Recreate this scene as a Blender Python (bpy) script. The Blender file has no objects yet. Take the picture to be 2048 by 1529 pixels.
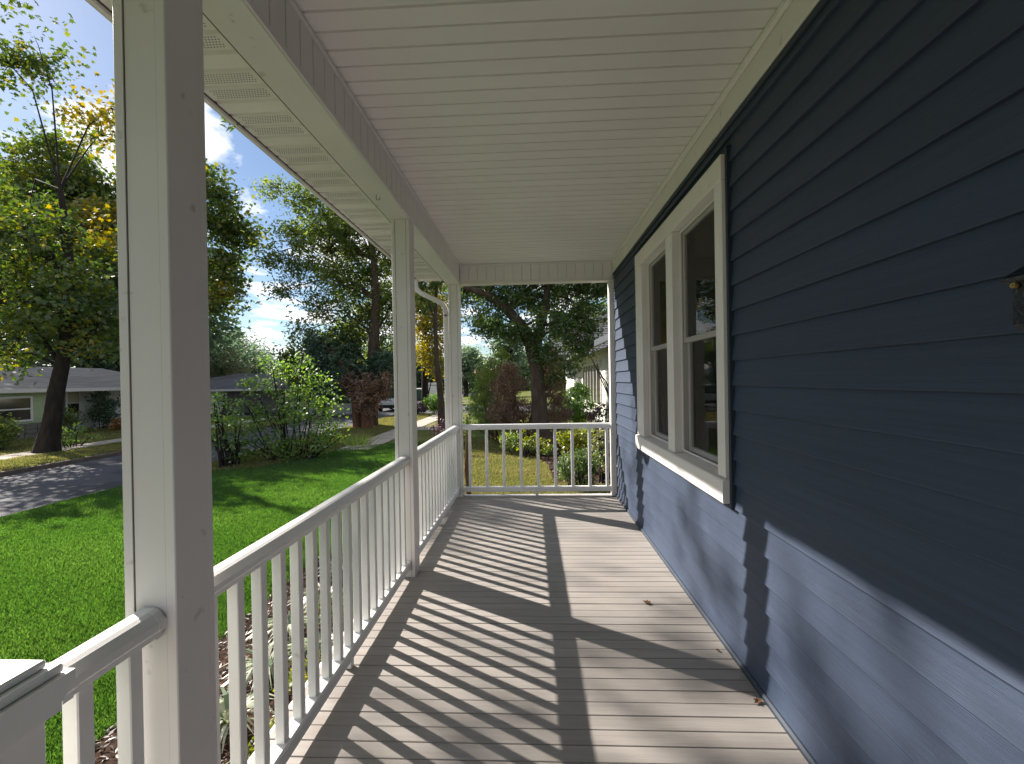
import bpy, bmesh, math, random
import numpy as np
from mathutils import Vector, Matrix

S = bpy.context.scene
COL = S.collection
rad = math.radians

# ---------------------------------------------------------------- camera
CAM_H, YAW, PITCH, ROLL = 1.4615, 0.0443, -0.0043, -0.0171
cd = bpy.data.cameras.new('camera'); cam = bpy.data.objects.new('camera', cd); COL.objects.link(cam)
cd.sensor_width = 36.0; cd.lens = 895.68 / 2048 * 36.0
cd.clip_start = 0.02; cd.clip_end = 3000
_F = Vector((-math.sin(YAW) * math.cos(PITCH), math.cos(YAW) * math.cos(PITCH), math.sin(PITCH)))
_R0 = Vector((math.cos(YAW), math.sin(YAW), 0)); _U0 = _R0.cross(_F)
_R = math.cos(ROLL) * _R0 + math.sin(ROLL) * _U0; _U = math.cos(ROLL) * _U0 - math.sin(ROLL) * _R0
cam.matrix_world = Matrix(((_R.x, _U.x, -_F.x, 0), (_R.y, _U.y, -_F.y, 0), (_R.z, _U.z, -_F.z, CAM_H), (0, 0, 0, 1)))
S.camera = cam

# ---------------------------------------------------------------- sun, sky, exposure
SUN = Vector((1.0, -0.61, -0.779)).normalized()          # the way the sunlight travels
SUN_EL = math.asin(-SUN.z)
sl = bpy.data.lights.new('sun', 'SUN'); sun = bpy.data.objects.new('sun', sl); COL.objects.link(sun)
sl.energy = 5.0; sl.angle = rad(0.55); sl.color = (1.0, 0.92, 0.83)
sun.rotation_euler = SUN.to_track_quat('-Z', 'Y').to_euler(); sun.location = (-30, 18, 25)

W = bpy.data.worlds.new('World'); S.world = W; W.use_nodes = True
wn, wl = W.node_tree.nodes, W.node_tree.links; wn.clear()
out = wn.new('ShaderNodeOutputWorld'); bg = wn.new('ShaderNodeBackground')
sky = wn.new('ShaderNodeTexSky'); sky.sky_type = 'NISHITA'; sky.sun_disc = False
sky.sun_elevation = SUN_EL
sky.sun_rotation = math.atan2(-SUN.x, -SUN.y) % (2 * math.pi)
sky.air_density = 1.0; sky.dust_density = 0.25; sky.ozone_density = 3.0; sky.altitude = 50
bg.inputs['Strength'].default_value = 0.05
# broken cumulus: noise laid on a flat layer of cloud overhead
tc = wn.new('ShaderNodeTexCoord'); sep = wn.new('ShaderNodeSeparateXYZ'); wl.new(tc.outputs['Generated'], sep.inputs[0])
def wmath(op, a, b=None):
    n = wn.new('ShaderNodeMath'); n.operation = op
    for i, v in enumerate((a, b)):
        if v is None: continue
        if isinstance(v, (int, float)): n.inputs[i].default_value = v
        else: wl.new(v, n.inputs[i])
    return n.outputs[0]
den = wmath('ADD', wmath('MAXIMUM', sep.outputs['Z'], 0.0), 0.16)
cmb = wn.new('ShaderNodeCombineXYZ')
wl.new(wmath('DIVIDE', sep.outputs['X'], den), cmb.inputs[0]); wl.new(wmath('DIVIDE', sep.outputs['Y'], den), cmb.inputs[1])
cmb.inputs[2].default_value = 3.7
nz = wn.new('ShaderNodeTexNoise'); nz.inputs['Scale'].default_value = 1.9; nz.inputs['Detail'].default_value = 9; nz.inputs['Roughness'].default_value = 0.58
nz.inputs['Distortion'].default_value = 0.25
wl.new(cmb.outputs[0], nz.inputs['Vector'])
cr = wn.new('ShaderNodeValToRGB'); cr.color_ramp.elements[0].position = 0.485; cr.color_ramp.elements[1].position = 0.555
wl.new(nz.outputs['Fac'], cr.inputs[0])
up = wmath('MINIMUM', wmath('MULTIPLY', wmath('MAXIMUM', sep.outputs['Z'], 0.0), 12.0), 1.0)
cov = wmath('MULTIPLY', cr.outputs['Color'], up)
mx = wn.new('ShaderNodeMix'); mx.data_type = 'RGBA'
wl.new(cov, mx.inputs['Factor']); wl.new(sky.outputs['Color'], mx.inputs['A']); mx.inputs['B'].default_value = (10.5, 10.6, 10.9, 1)
wl.new(mx.outputs['Result'], bg.inputs['Color']); wl.new(bg.outputs[0], out.inputs['Surface'])

S.view_settings.view_transform = 'Standard'; S.view_settings.look = 'None'
S.view_settings.gamma = 1.0; S.view_settings.use_curve_mapping = False
S.view_settings.exposure = 1.35
S.render.engine = 'CYCLES'
S.cycles.use_denoising = True
S.cycles.max_bounces = 10; S.cycles.diffuse_bounces = 5; S.cycles.glossy_bounces = 4
S.cycles.transmission_bounces = 6; S.cycles.transparent_max_bounces = 10
S.cycles.sample_clamp_indirect = 8.0

# ================================================================ helpers
def tag(o, label=None, cat=None, group=None, kind=None):
    if label: o['label'] = label
    if cat: o['category'] = cat
    if group: o['group'] = group
    if kind: o['kind'] = kind
    return o

def empty(name, loc=(0, 0, 0), rz=0.0):
    o = bpy.data.objects.new(name, None); COL.objects.link(o); o.location = loc; o.rotation_euler = (0, 0, rz)
    o.empty_display_size = 0.1
    return o

def link(name, me, parent=None, m=None, loc=None, rot=None):
    o = bpy.data.objects.new(name, me); COL.objects.link(o)
    if m is not None and not me.materials: me.materials.append(m)
    if parent is not None: o.parent = parent
    if loc is not None: o.location = loc
    if rot is not None: o.rotation_euler = rot
    return o

class MB:
    """collects simple solids into one mesh"""
    def __init__(s): s.v = []; s.f = []; s.sm = []
    def add(s, vs, fs, smooth=False):
        o = len(s.v); s.v += [tuple(map(float, p)) for p in vs]
        s.f += [tuple(i + o for i in f) for f in fs]; s.sm += [smooth] * len(fs); return s
    def box(s, x0, x1, y0, y1, z0, z1):
        vs = [(x, y, z) for z in (z0, z1) for y in (y0, y1) for x in (x0, x1)]
        return s.add(vs, [(0, 2, 3, 1), (4, 5, 7, 6), (0, 1, 5, 4), (1, 3, 7, 5), (3, 2, 6, 7), (2, 0, 4, 6)])
    def cbox(s, x0, x1, y0, y1, z0, z1, c=0.003):
        """box with chamfered edges"""
        bm = bmesh.new()
        for x, sx in ((x0, 1), (x1, -1)):
            for y, sy in ((y0, 1), (y1, -1)):
                for z, sz in ((z0, 1), (z1, -1)):
                    bm.verts.new((x, y + sy * c, z + sz * c)); bm.verts.new((x + sx * c, y, z + sz * c)); bm.verts.new((x + sx * c, y + sy * c, z))
        bmesh.ops.convex_hull(bm, input=bm.verts)
        bmesh.ops.dissolve_limit(bm, angle_limit=0.02, verts=bm.verts, edges=bm.edges)
        bm.verts.index_update()
        s.add([v.co for v in bm.verts], [[v.index for v in f.verts] for f in bm.faces]); bm.free(); return s
    def prism(s, prof, axis, a, b, smooth=False):
        """profile of 2-D points drawn along an axis from a to b (axis y: points are x,z; x: y,z; z: x,y)"""
        n = len(prof); P = {'y': lambda p, t: (p[0], t, p[1]), 'x': lambda p, t: (t, p[0], p[1]), 'z': lambda p, t: (p[0], p[1], t)}[axis]
        vs = [P(p, a) for p in prof] + [P(p, b) for p in prof]
        fs = [(i, (i + 1) % n, n + (i + 1) % n, n + i) for i in range(n)]
        s.add(vs, fs, smooth); s.add(vs, [tuple(range(n))[::-1], tuple(range(n, 2 * n))]); return s
    def tube(s, pts, rs, seg=8, jit=0.0, seed=0, sq=None, cap=True):
        rnd = random.Random(seed); P = [Vector(p[:3]) for p in pts]; n = len(P); vs = []; fs = []
        u = None
        for i in range(n):
            t = (P[min(i + 1, n - 1)] - P[max(i - 1, 0)]).normalized()
            if u is None: u = t.orthogonal().normalized()
            else: u = (u - t * u.dot(t)).normalized()
            w = t.cross(u); r = rs[i] if hasattr(rs, '__len__') else rs
            for k in range(seg):
                a = 2 * math.pi * k / seg; j = 1 + rnd.uniform(-jit, jit)
                vs.append(P[i] + (u * math.cos(a) + w * math.sin(a)) * r * j)
        for i in range(n - 1):
            for k in range(seg): fs.append((i * seg + k, i * seg + (k + 1) % seg, (i + 1) * seg + (k + 1) % seg, (i + 1) * seg + k))
        s.add(vs, fs, True)
        if cap: s.add(vs, [tuple(range(seg))[::-1], tuple(range((n - 1) * seg, n * seg))])
        return s
    def mesh(s, name, m=None):
        me = bpy.data.meshes.new(name); me.from_pydata(s.v, [], s.f)
        me.polygons.foreach_set('use_smooth', s.sm)
        bm = bmesh.new(); bm.from_mesh(me); bmesh.ops.recalc_face_normals(bm, faces=bm.faces); bm.to_mesh(me); bm.free()
        if m: me.materials.append(m)
        me.update(); return me
    def build(s, name, m, parent=None, **k): return link(name, s.mesh(name, m), parent, **k)

def np_mesh(name, V, k, m, tint=None):
    """N polygons of k own vertices each"""
    me = bpy.data.meshes.new(name); n = len(V) // k
    me.vertices.add(len(V)); me.vertices.foreach_set('co', np.asarray(V, np.float32).ravel())
    me.loops.add(len(V)); me.loops.foreach_set('vertex_index', np.arange(len(V), dtype=np.int32))
    me.polygons.add(n); me.polygons.foreach_set('loop_start', np.arange(0, n * k, k, dtype=np.int32))
    try: me.polygons.foreach_set('loop_total', np.full(n, k, dtype=np.int32))
    except Exception: pass
    if tint is not None:
        a = me.attributes.new('tint', 'FLOAT', 'POINT'); a.data.foreach_set('value', np.repeat(np.asarray(tint, np.float32), k))
    me.materials.append(m); me.update(calc_edges=True); return me

# ---------------------------------------------------------------- materials
def N(t, ty): return t.nodes.new(ty)
def mat(name, col, rough=0.5, spec=0.5, var=0.0, vscale=3.0, bump=0.0, bscale=30.0, stretch=(1, 1, 1), rnd=0.0, metal=0.0, stain=None, specks=0.0):
    """stain = (colour, scale, low, high): blotches of a second colour with a shape of their own"""
    m = bpy.data.materials.new(name); m.use_nodes = True; t = m.node_tree; L = t.links; b = t.nodes['Principled BSDF']
    b.inputs['Roughness'].default_value = rough; b.inputs['Specular IOR Level'].default_value = spec; b.inputs['Metallic'].default_value = metal
    b.inputs['Base Color'].default_value = (*col, 1)
    geo = N(t, 'ShaderNodeNewGeometry'); mp = N(t, 'ShaderNodeMapping'); mp.inputs['Scale'].default_value = stretch; L.new(geo.outputs['Position'], mp.inputs[0])
    cur = None
    def noise(sc, det=6):
        n = N(t, 'ShaderNodeTexNoise'); n.inputs['Scale'].default_value = sc; n.inputs['Detail'].default_value = det; L.new(mp.outputs[0], n.inputs['Vector']); return n.outputs['Fac']
    if var or rnd:
        h = N(t, 'ShaderNodeHueSaturation'); h.inputs['Color'].default_value = (*col, 1)
        mr = N(t, 'ShaderNodeMapRange'); mr.inputs[1].default_value = 0.3; mr.inputs[2].default_value = 0.7; mr.inputs[3].default_value = 1 - var; mr.inputs[4].default_value = 1 + var
        L.new(noise(vscale), mr.inputs[0]); val = mr.outputs[0]
        if rnd:
            oi = N(t, 'ShaderNodeObjectInfo'); r2 = N(t, 'ShaderNodeMapRange'); r2.inputs[3].default_value = 1 - rnd; r2.inputs[4].default_value = 1 + rnd
            L.new(oi.outputs['Random'], r2.inputs[0]); mu = N(t, 'ShaderNodeMath'); mu.operation = 'MULTIPLY'; L.new(val, mu.inputs[0]); L.new(r2.outputs[0], mu.inputs[1]); val = mu.outputs[0]
        L.new(val, h.inputs['Value']); cur = h.outputs[0]; L.new(cur, b.inputs['Base Color'])
    if stain:
        sc_, s_, lo, hi = stain
        n2 = N(t, 'ShaderNodeTexNoise'); n2.inputs['Scale'].default_value = s_; n2.inputs['Detail'].default_value = 8; L.new(geo.outputs['Position'], n2.inputs['Vector'])
        r3 = N(t, 'ShaderNodeMapRange'); r3.inputs[1].default_value = lo; r3.inputs[2].default_value = hi; L.new(n2.outputs['Fac'], r3.inputs[0])
        mi = N(t, 'ShaderNodeMix'); mi.data_type = 'RGBA'; L.new(r3.outputs[0], mi.inputs['Factor'])
        if cur: L.new(cur, mi.inputs['A'])
        else: mi.inputs['A'].default_value = (*col, 1)
        mi.inputs['B'].default_value = (*sc_, 1); L.new(mi.outputs['Result'], b.inputs['Base Color'])
    if specks:                                           # small scuffs and fly specks
        v_ = N(t, 'ShaderNodeTexVoronoi'); v_.inputs['Scale'].default_value = 11.0; L.new(geo.outputs['Position'], v_.inputs['Vector'])
        a_ = N(t, 'ShaderNodeMapRange'); a_.inputs[1].default_value = 0.035; a_.inputs[2].default_value = 0.02; L.new(v_.outputs['Distance'], a_.inputs[0])
        sc = N(t, 'ShaderNodeSeparateColor'); L.new(v_.outputs['Color'], sc.inputs[0]); c_ = N(t, 'ShaderNodeMath'); c_.operation = 'LESS_THAN'; c_.inputs[1].default_value = specks; L.new(sc.outputs[0], c_.inputs[0])
        u_ = N(t, 'ShaderNodeMath'); u_.operation = 'MULTIPLY'; L.new(a_.outputs[0], u_.inputs[0]); L.new(c_.outputs[0], u_.inputs[1])
        w_ = N(t, 'ShaderNodeMix'); w_.data_type = 'RGBA'; L.new(u_.outputs[0], w_.inputs['Factor']); src = b.inputs['Base Color'].links[0].from_socket; L.new(src, w_.inputs['A']); w_.inputs['B'].default_value = (.16, .13, .10, 1); L.new(w_.outputs['Result'], b.inputs['Base Color'])
    if bump:
        bp = N(t, 'ShaderNodeBump'); bp.inputs['Strength'].default_value = bump; bp.inputs['Distance'].default_value = 0.004
        L.new(noise(bscale), bp.inputs['Height']); L.new(bp.outputs[0], b.inputs['Normal'])
    return m

def leaf_mat(name, cols, trans=0.4, gloss=0.06, rough=0.5):
    """cols: ramp of (position, colour) read by each leaf's own tint"""
    m = bpy.data.materials.new(name); m.use_nodes = True; t = m.node_tree; L = t.links; t.nodes.clear()
    o = N(t, 'ShaderNodeOutputMaterial'); at = N(t, 'ShaderNodeAttribute'); at.attribute_name = 'tint'
    r = N(t, 'ShaderNodeValToRGB'); e = r.color_ramp.elements
    while len(e) < len(cols): e.new(0.5)
    for i, (p, c) in enumerate(cols): e[i].position = p; e[i].color = (*c, 1)
    L.new(at.outputs['Fac'], r.inputs[0])
    d = N(t, 'ShaderNodeBsdfDiffuse'); L.new(r.outputs[0], d.inputs[0])
    tr = N(t, 'ShaderNodeBsdfTranslucent')
    hs = N(t, 'ShaderNodeHueSaturation'); hs.inputs['Value'].default_value = 1.7; hs.inputs['Saturation'].default_value = 1.15; hs.inputs['Hue'].default_value = 0.485
    L.new(r.outputs[0], hs.inputs['Color']); L.new(hs.outputs[0], tr.inputs[0])
    m1 = N(t, 'ShaderNodeMixShader'); m1.inputs[0].default_value = trans; L.new(d.outputs[0], m1.inputs[1]); L.new(tr.outputs[0], m1.inputs[2])
    g = N(t, 'ShaderNodeBsdfGlossy'); g.inputs['Roughness'].default_value = rough; g.inputs[0].default_value = (1, 1, 1, 1)
    m2 = N(t, 'ShaderNodeMixShader'); m2.inputs[0].default_value = gloss; L.new(m1.outputs[0], m2.inputs[1]); L.new(g.outputs[0], m2.inputs[2])
    L.new(m2.outputs[0], o.inputs[0]); return m

def glass_mat(name, tint, refl=1.0):
    m = bpy.data.materials.new(name); m.use_nodes = True; t = m.node_tree; L = t.links; t.nodes.clear()
    o = N(t, 'ShaderNodeOutputMaterial'); tr = N(t, 'ShaderNodeBsdfTransparent'); tr.inputs[0].default_value = (*tint, 1)
    g = N(t, 'ShaderNodeBsdfGlossy'); g.inputs['Roughness'].default_value = 0.02; g.inputs[0].default_value = (refl, refl, refl, 1)
    fr = N(t, 'ShaderNodeFresnel'); fr.inputs[0].default_value = 1.5; mx = N(t, 'ShaderNodeMixShader')
    L.new(fr.outputs[0], mx.inputs[0]); L.new(tr.outputs[0], mx.inputs[1]); L.new(g.outputs[0], mx.inputs[2]); L.new(mx.outputs[0], o.inputs[0]); return m

def screen_mat(name):
    m = bpy.data.materials.new(name); m.use_nodes = True; t = m.node_tree; L = t.links; t.nodes.clear()
    o = N(t, 'ShaderNodeOutputMaterial'); tr = N(t, 'ShaderNodeBsdfTransparent'); d = N(t, 'ShaderNodeBsdfDiffuse'); d.inputs[0].default_value = (.035, .033, .03, 1)
    mx = N(t, 'ShaderNodeMixShader'); mx.inputs[0].default_value = .16; L.new(tr.outputs[0], mx.inputs[1]); L.new(d.outputs[0], mx.inputs[2]); L.new(mx.outputs[0], o.inputs[0]); return m
M = {}
M['white'] = mat('white_paint', (0.74, 0.705, 0.69), 0.42, 0.45, var=0.05, vscale=2.2, bump=0.08, bscale=60, stain=((0.40, 0.36, 0.31), 16.0, 0.66, 0.78), specks=.05)
M['vinyl'] = mat('white_vinyl', (0.77, 0.74, 0.72), 0.5, 0.4, var=0.04, vscale=1.3, bump=0.05, bscale=90, rnd=0.015)
M['rail'] = mat('rail_vinyl', (0.82, 0.815, 0.80), 0.32, 0.5, var=0.04, vscale=4.0, bump=0.04, bscale=50, stain=((0.55, 0.52, 0.46), 14.0, 0.70, 0.82))
M['gap'] = mat('dark_gap', (0.10, 0.085, 0.07), 0.9, 0.1)  # one flat dark colour for joints, gaps and vent holes
M['floor'] = mat('floor_paint', (0.295, 0.273, 0.254), 0.48, 0.4, var=0.09, vscale=1.0, bump=0.25, bscale=6, stretch=(2.5, 40, 1), rnd=0.055, stain=((0.27, 0.24, 0.21), 4.5, 0.60, 0.78))
M['navy'] = mat('navy_siding', (0.034, 0.050, 0.087), 0.55, 0.36, var=0.12, vscale=1.0, bump=0.35, bscale=9, stretch=(6, 1.3, 70), rnd=0.06)
M['navytrim'] = mat('navy_trim', (0.026, 0.038, 0.058), 0.5, 0.35, var=0.05)
M['glass'] = glass_mat('window_glass', (0.86, 0.85, 0.82))
M['screen'] = screen_mat('insect_screen')
M['carglass'] = mat('car_glass', (0.012, 0.015, 0.02), 0.05, 0.8)
M['blind'] = mat('blind_slat', (0.60, 0.56, 0.50), 0.6, 0.3)
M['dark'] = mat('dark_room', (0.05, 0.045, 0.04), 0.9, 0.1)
M['black'] = mat('black_enamel', (0.008, 0.010, 0.016), 0.18, 0.6, bump=0.5, bscale=120)
M['brass'] = mat('brass', (0.55, 0.40, 0.16), 0.35, 0.5, metal=0.9)
M['rust'] = mat('rusty_hook', (0.12, 0.06, 0.035), 0.7, 0.3)
M['bark'] = mat('bark', (0.085, 0.062, 0.047), 0.95, 0.1, var=0.35, vscale=4, bump=1.0, bscale=9, stretch=(2.2, 2.2, 0.6))
M['barkd'] = mat('bark_dark', (0.032, 0.026, 0.023), 0.95, 0.1, var=0.3, vscale=4, bump=1.0, bscale=9, stretch=(2.2, 2.2, 0.6))
M['barkr'] = mat('bark_reddish', (0.14, 0.075, 0.05), 0.95, 0.1, var=0.35, vscale=5, bump=1.0, bscale=11, stretch=(2.5, 2.5, 0.5))
M['asphalt'] = mat('asphalt', (0.080, 0.081, 0.092), 0.85, 0.2, var=0.18, vscale=0.7, bump=0.4, bscale=90, stain=((0.052, 0.053, 0.060), 0.5, 0.52, 0.60))
M['concrete'] = mat('concrete', (0.42, 0.37, 0.32), 0.9, 0.2, var=0.14, vscale=1.5, bump=0.3, bscale=60, stain=((0.26, 0.22, 0.18), 2.0, 0.55, 0.72))
M['kerb'] = mat('kerb_stone', (0.12, 0.10, 0.085), 0.9, 0.2, var=0.3, vscale=3, bump=0.4, bscale=40)
M['ground'] = mat('ground_turf', (0.10, 0.125, 0.032), 1.0, 0.05, var=0.3, vscale=0.8, bump=0.6, bscale=25, stain=((0.20, 0.165, 0.075), 0.6, 0.50, 0.68))
M['lawnbase'] = mat('lawn_soil', (0.05, 0.13, 0.015), 1.0, 0.05, var=0.3, vscale=3, bump=0.6, bscale=40)
M['drybase'] = mat('dry_lawn_soil', (0.13, 0.135, 0.035), 1.0, 0.05, var=0.3, vscale=2, bump=0.6, bscale=30, stain=((0.20, 0.15, 0.08), 1.3, 0.50, 0.66))
M['mulch'] = mat('mulch', (0.045, 0.028, 0.02), 1.0, 0.05, var=0.5, vscale=14, bump=1.0, bscale=25)

def tints(name, *cols, trans=0.4, gloss=0.06, rough=0.5):
    n = len(cols); return leaf_mat(name, [(i / max(1, n - 1), c) for i, c in enumerate(cols)], trans, gloss, rough)
LM = {}
LM['maple'] = tints('maple_leaf', (0.026, 0.053, 0.013), (0.053, 0.101, 0.019), (0.106, 0.149, 0.021), (0.276, 0.224, 0.021), trans=0.45)
LM['oak'] = tints('oak_leaf', (0.063, 0.098, 0.030), (0.115, 0.167, 0.041), (0.230, 0.265, 0.063), trans=0.55, gloss=0.03)
LM['end'] = tints('end_tree_leaf', (0.043, 0.084, 0.029), (0.084, 0.144, 0.036), (0.192, 0.264, 0.043), trans=0.55)
LM['shrub'] = tints('shrub_leaf', (0.059, 0.117, 0.033), (0.117, 0.217, 0.041), (0.217, 0.333, 0.059), trans=0.5, gloss=0.07)
LM['juniper'] = tints('juniper_needle', (0.034, 0.074, 0.054), (0.068, 0.135, 0.085), (0.135, 0.220, 0.101), trans=0.3)
LM['dead'] = tints('dead_foliage', (0.137, 0.097, 0.068), (0.283, 0.180, 0.118), (0.508, 0.323, 0.205), trans=0.3)
LM['cedar'] = tints('cedar_scale', (0.106, 0.159, 0.039), (0.199, 0.290, 0.053), (0.343, 0.448, 0.093), trans=0.4)
LM['box'] = tints('boxwood_leaf', (0.045, 0.112, 0.018), (0.102, 0.225, 0.027), (0.225, 0.405, 0.045), trans=0.45)
LM['purple'] = tints('purple_leaf', (0.028, 0.014, 0.022), (0.070, 0.025, 0.042), (0.168, 0.070, 0.084), trans=0.35)
LM['lime'] = tints('lime_leaf', (0.080, 0.116, 0.009), (0.179, 0.224, 0.013), (0.323, 0.323, 0.027), trans=0.5)
LM['varieg'] = tints('variegated_leaf', (0.05, 0.08, 0.025), (0.20, 0.22, 0.08), (0.45, 0.42, 0.22), trans=0.35)
LM['farpale'] = tints('pale_leaf', (0.13, 0.15, 0.08), (0.20, 0.22, 0.12), (0.27, 0.28, 0.17), trans=0.35)
LM['fardark'] = tints('far_leaf', (0.065, 0.109, 0.065), (0.109, 0.174, 0.099), (0.174, 0.239, 0.109), trans=0.4)
LM['yellow'] = tints('yellowing_leaf', (0.120, 0.132, 0.018), (0.240, 0.216, 0.024), (0.408, 0.312, 0.036), trans=0.5)
LM['grass'] = tints('grass_blade', (0.042, 0.108, 0.020), (0.072, 0.165, 0.033), (0.130, 0.238, 0.060), trans=0.5, gloss=0.04)
LM['dry'] = tints('dry_grass_blade', (0.10, 0.13, 0.035), (0.20, 0.205, 0.07), (0.34, 0.29, 0.14), trans=0.4, gloss=0.03)
LM['lily'] = tints('lilyturf_leaf', (0.04, 0.085, 0.025), (0.20, 0.25, 0.13), (0.58, 0.58, 0.47), trans=0.3, gloss=0.08, rough=0.35)
LM['litter'] = tints('leaf_litter', (0.035, 0.02, 0.014), (0.12, 0.07, 0.045), (0.30, 0.19, 0.13), trans=0.1)
LM['flower'] = tints('orange_flower', (0.10, 0.05, 0.02), (0.35, 0.17, 0.05), (0.42, 0.28, 0.06), trans=0.3)

# ================================================================ the setting
G, RD, FG = -0.75, -0.88, -0.78
def sheet(name, poly, z, m, parent=None):
    me = bpy.data.meshes.new(name); me.from_pydata([(x, y, z) for x, y in poly], [], [tuple(range(len(poly)))]); me.materials.append(m)
    return link(name, me, parent)
def wobble(pts, amp, step, seed):
    """a polyline resampled with small sideways wander"""
    r = random.Random(seed); o = []
    for (a, b) in zip(pts[:-1], pts[1:]):
        n = max(1, int(math.dist(a, b) / step))
        for i in range(n):
            t = i / n; o.append((a[0] + (b[0] - a[0]) * t + r.uniform(-amp, amp), a[1] + (b[1] - a[1]) * t + r.uniform(-amp, amp)))
    return o + [pts[-1]]
tag(sheet('ground', [(-900, -300), (900, -300), (900, 1500), (-900, 1500)], -0.90, M['ground']), kind='structure')
def slab(name, x0, x1, y0, y1, z0, z1, m):
    return tag(MB().box(x0, x1, y0, y1, z0, z1).build(name, m), kind='structure')
slab('front_yard', -9.18, 40, -30, 31.0, -0.95, G, M['ground'])
slab('far_yard', -90, -14.32, -40, 31.0, -0.95, FG, M['ground'])
slab('corner_yard', -9.18, 60, 42, 160, -0.95, G, M['ground'])
slab('far_corner_yard', -120, -14.32, 42, 200, -0.95, FG, M['ground'])
tag(sheet('road', [(-14.2, -40), (-9.18, -40), (-9.18, 31), (60, 31), (60, 42), (-9.18, 42), (-9.18, 150), (-14.2, 150), (-14.2, 42), (-90, 42), (-90, 31), (-14.2, 31)], RD, M['asphalt']), kind='structure')
for nm, x0, x1 in (('kerb', -14.33, -14.18),):
    k = tag(MB().cbox(x0, x1, -40, 31, -0.94, FG + 0.015, 0.02).build(nm, M['kerb']), kind='structure')
tag(MB().cbox(-9.26, -9.12, 20.5, 31, -0.94, G + 0.012, 0.02).build('kerb', M['kerb']), kind='structure')
# pavement across the road and the one on this side, in poured flags
def pavement(name, x0, x1, y0, y1, z, step, seed):
    root = tag(sheet(name, [(x0, y0), (x1, y0), (x1, y1), (x0, y1)], z + 0.004, M['kerb']), kind='structure')
    me = MB().cbox(0.01, x1 - x0 - 0.01, 0.008, step - 0.008, -0.05, 0.022, 0.006).mesh('paving_flag', M['concrete'])
    r = random.Random(seed); y = y0
    while y + step <= y1 + 0.01:
        link('paving_flag', me, root, loc=(x0, y, z + r.uniform(-0.003, 0.003)), rot=(r.uniform(-.003, .003), r.uniform(-.003, .003), 0)); y += step
pavement('far_pavement', -17.75, -16.55, 2, 30, FG, 1.4, 1)
pavement('near_pavement', -6.45, -5.35, 14.3, 31, G, 1.35, 2)
pavement('cross_path', -5.3, -2.2, 20.2, 21.6, G, 1.4, 3)
tag(sheet('lawn', wobble([(-9.15, -6), (-9.15, 14.0), (-6.4, 14.6), (-4.9, 16.0), (-2.2, 16.0), (-1.6, 6.6), (-1.95, 6.1), (-2.75, 5.4), (-2.75, -6)], 0.05, 0.6, 4), G + 0.006, M['lawnbase']), kind='structure')
tag(sheet('side_lawn', wobble([(-2.3, 16.5), (-1.55, 6.0), (2.7, 6.0), (2.7, 9.0), (0.45, 9.6), (0.35, 11.6), (-0.2, 13.4), (-1.2, 15.8)], 0.06, 0.5, 5), G + 0.008, M['drybase']), kind='structure')
tag(sheet('planting_bed', wobble([(-2.85, -6), (-2.8, 5.35), (-2.0, 6.2), (-1.1, 6.2), (-1.1, -6)], 0.06, 0.4, 6), G + 0.016, M['mulch']), kind='structure')
tag(sheet('side_bed', wobble([(0.40, 9.55), (3.0, 8.3), (3.0, 17), (-1.5, 17), (-1.25, 15.7), (-0.15, 13.4), (0.40, 11.6)], 0.06, 0.4, 7), G + 0.014, M['mulch']), kind='structure')

# ================================================================ porch floor
XW = 1.045                                     # face of the wall sheathing
PF = tag(MB().box(-1.08, 1.03, -1.28, 5.72, -0.75, -0.035).build('porch_floor', M['gap']), kind='structure')
fb = MB().cbox(-1.115, 1.03, 0.0016, 0.0792, -0.028, 0.0, 0.0022).mesh('floor_board', M['floor'])
rr = random.Random(11); y = -1.28
while y < 5.66:
    link('floor_board', fb, PF, loc=(rr.uniform(-.002, .002), y, rr.uniform(-.0012, .0004)), rot=(0, rr.uniform(-.0006, .0006), 0)); y += 0.0808
MB().cbox(-1.13, 1.03, y + 0.002, y + 0.075, -0.10, -0.002, 0.006).build('nosing', M['white'], PF)
MB().cbox(-1.142, -1.118, -1.28, y + 0.075, -0.70, -0.012, 0.004).build('rim_board', M['white'], PF)
MB().cbox(-1.10, 1.03, y + 0.04, y + 0.06, -0.74, -0.105, 0.003).build('rim_board', M['white'], PF)

# ================================================================ house wall of lap siding, with its window
WALL = tag(empty('siding_wall', (XW, 2.2, 0)), 'dark navy blue lap siding house wall along the right of the porch', 'wall')
inv = Matrix.Translation((-XW, -2.2, 0))
def wall_part(mb, name, m, parent=None):
    me = mb.mesh(name, m); o = link(name, me, parent or WALL)
    if parent is None: me.transform(inv)
    return o
WY0, WY1, WZ0, WZ1 = 2.372, 4.318, 0.792, 2.620     # hole in the siding
EXP, ZB = 0.1275, 0.012
# sheathing behind the boards, round the hole
sh = MB().box(XW, XW + .1, -2.4, WY0, -.7, 2.92).box(XW, XW + .1, WY1, 5.62, -.7, 2.92).box(XW, XW + .1, WY0, WY1, -.7, WZ0).box(XW, XW + .1, WY0, WY1, WZ1, 2.92)
wall_part(sh, 'sheathing', M['navytrim'])
def course(z, h, y0, y1):
    d = 0.0165
    prof = [(XW - 0.0005, z + h + .02), (XW - 0.0012, z + h), (XW - d * .30, z + h * .66), (XW - d * .62, z + h * .33), (XW - d * .93, z + 0.010), (XW - d, z + 0.004), (XW - d + .001, z + .0005), (XW - d + .004, z), (XW - 0.0005, z)]
    wall_part(MB().prism(prof, 'y', y0, y1), 'siding_board', M['navy'])
z = ZB; i = 0
while z < 2.77:
    h = EXP
    spans = [(-2.4, 5.595)]
    if z + h > WZ0 + .02 and z < WZ1 - .02: spans = [(-2.4, WY0 - .004), (WY1 + .004, 5.595)]
    for s in spans: course(z, min(h, 2.80 - z), *s)
    z += EXP; i += 1
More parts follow.
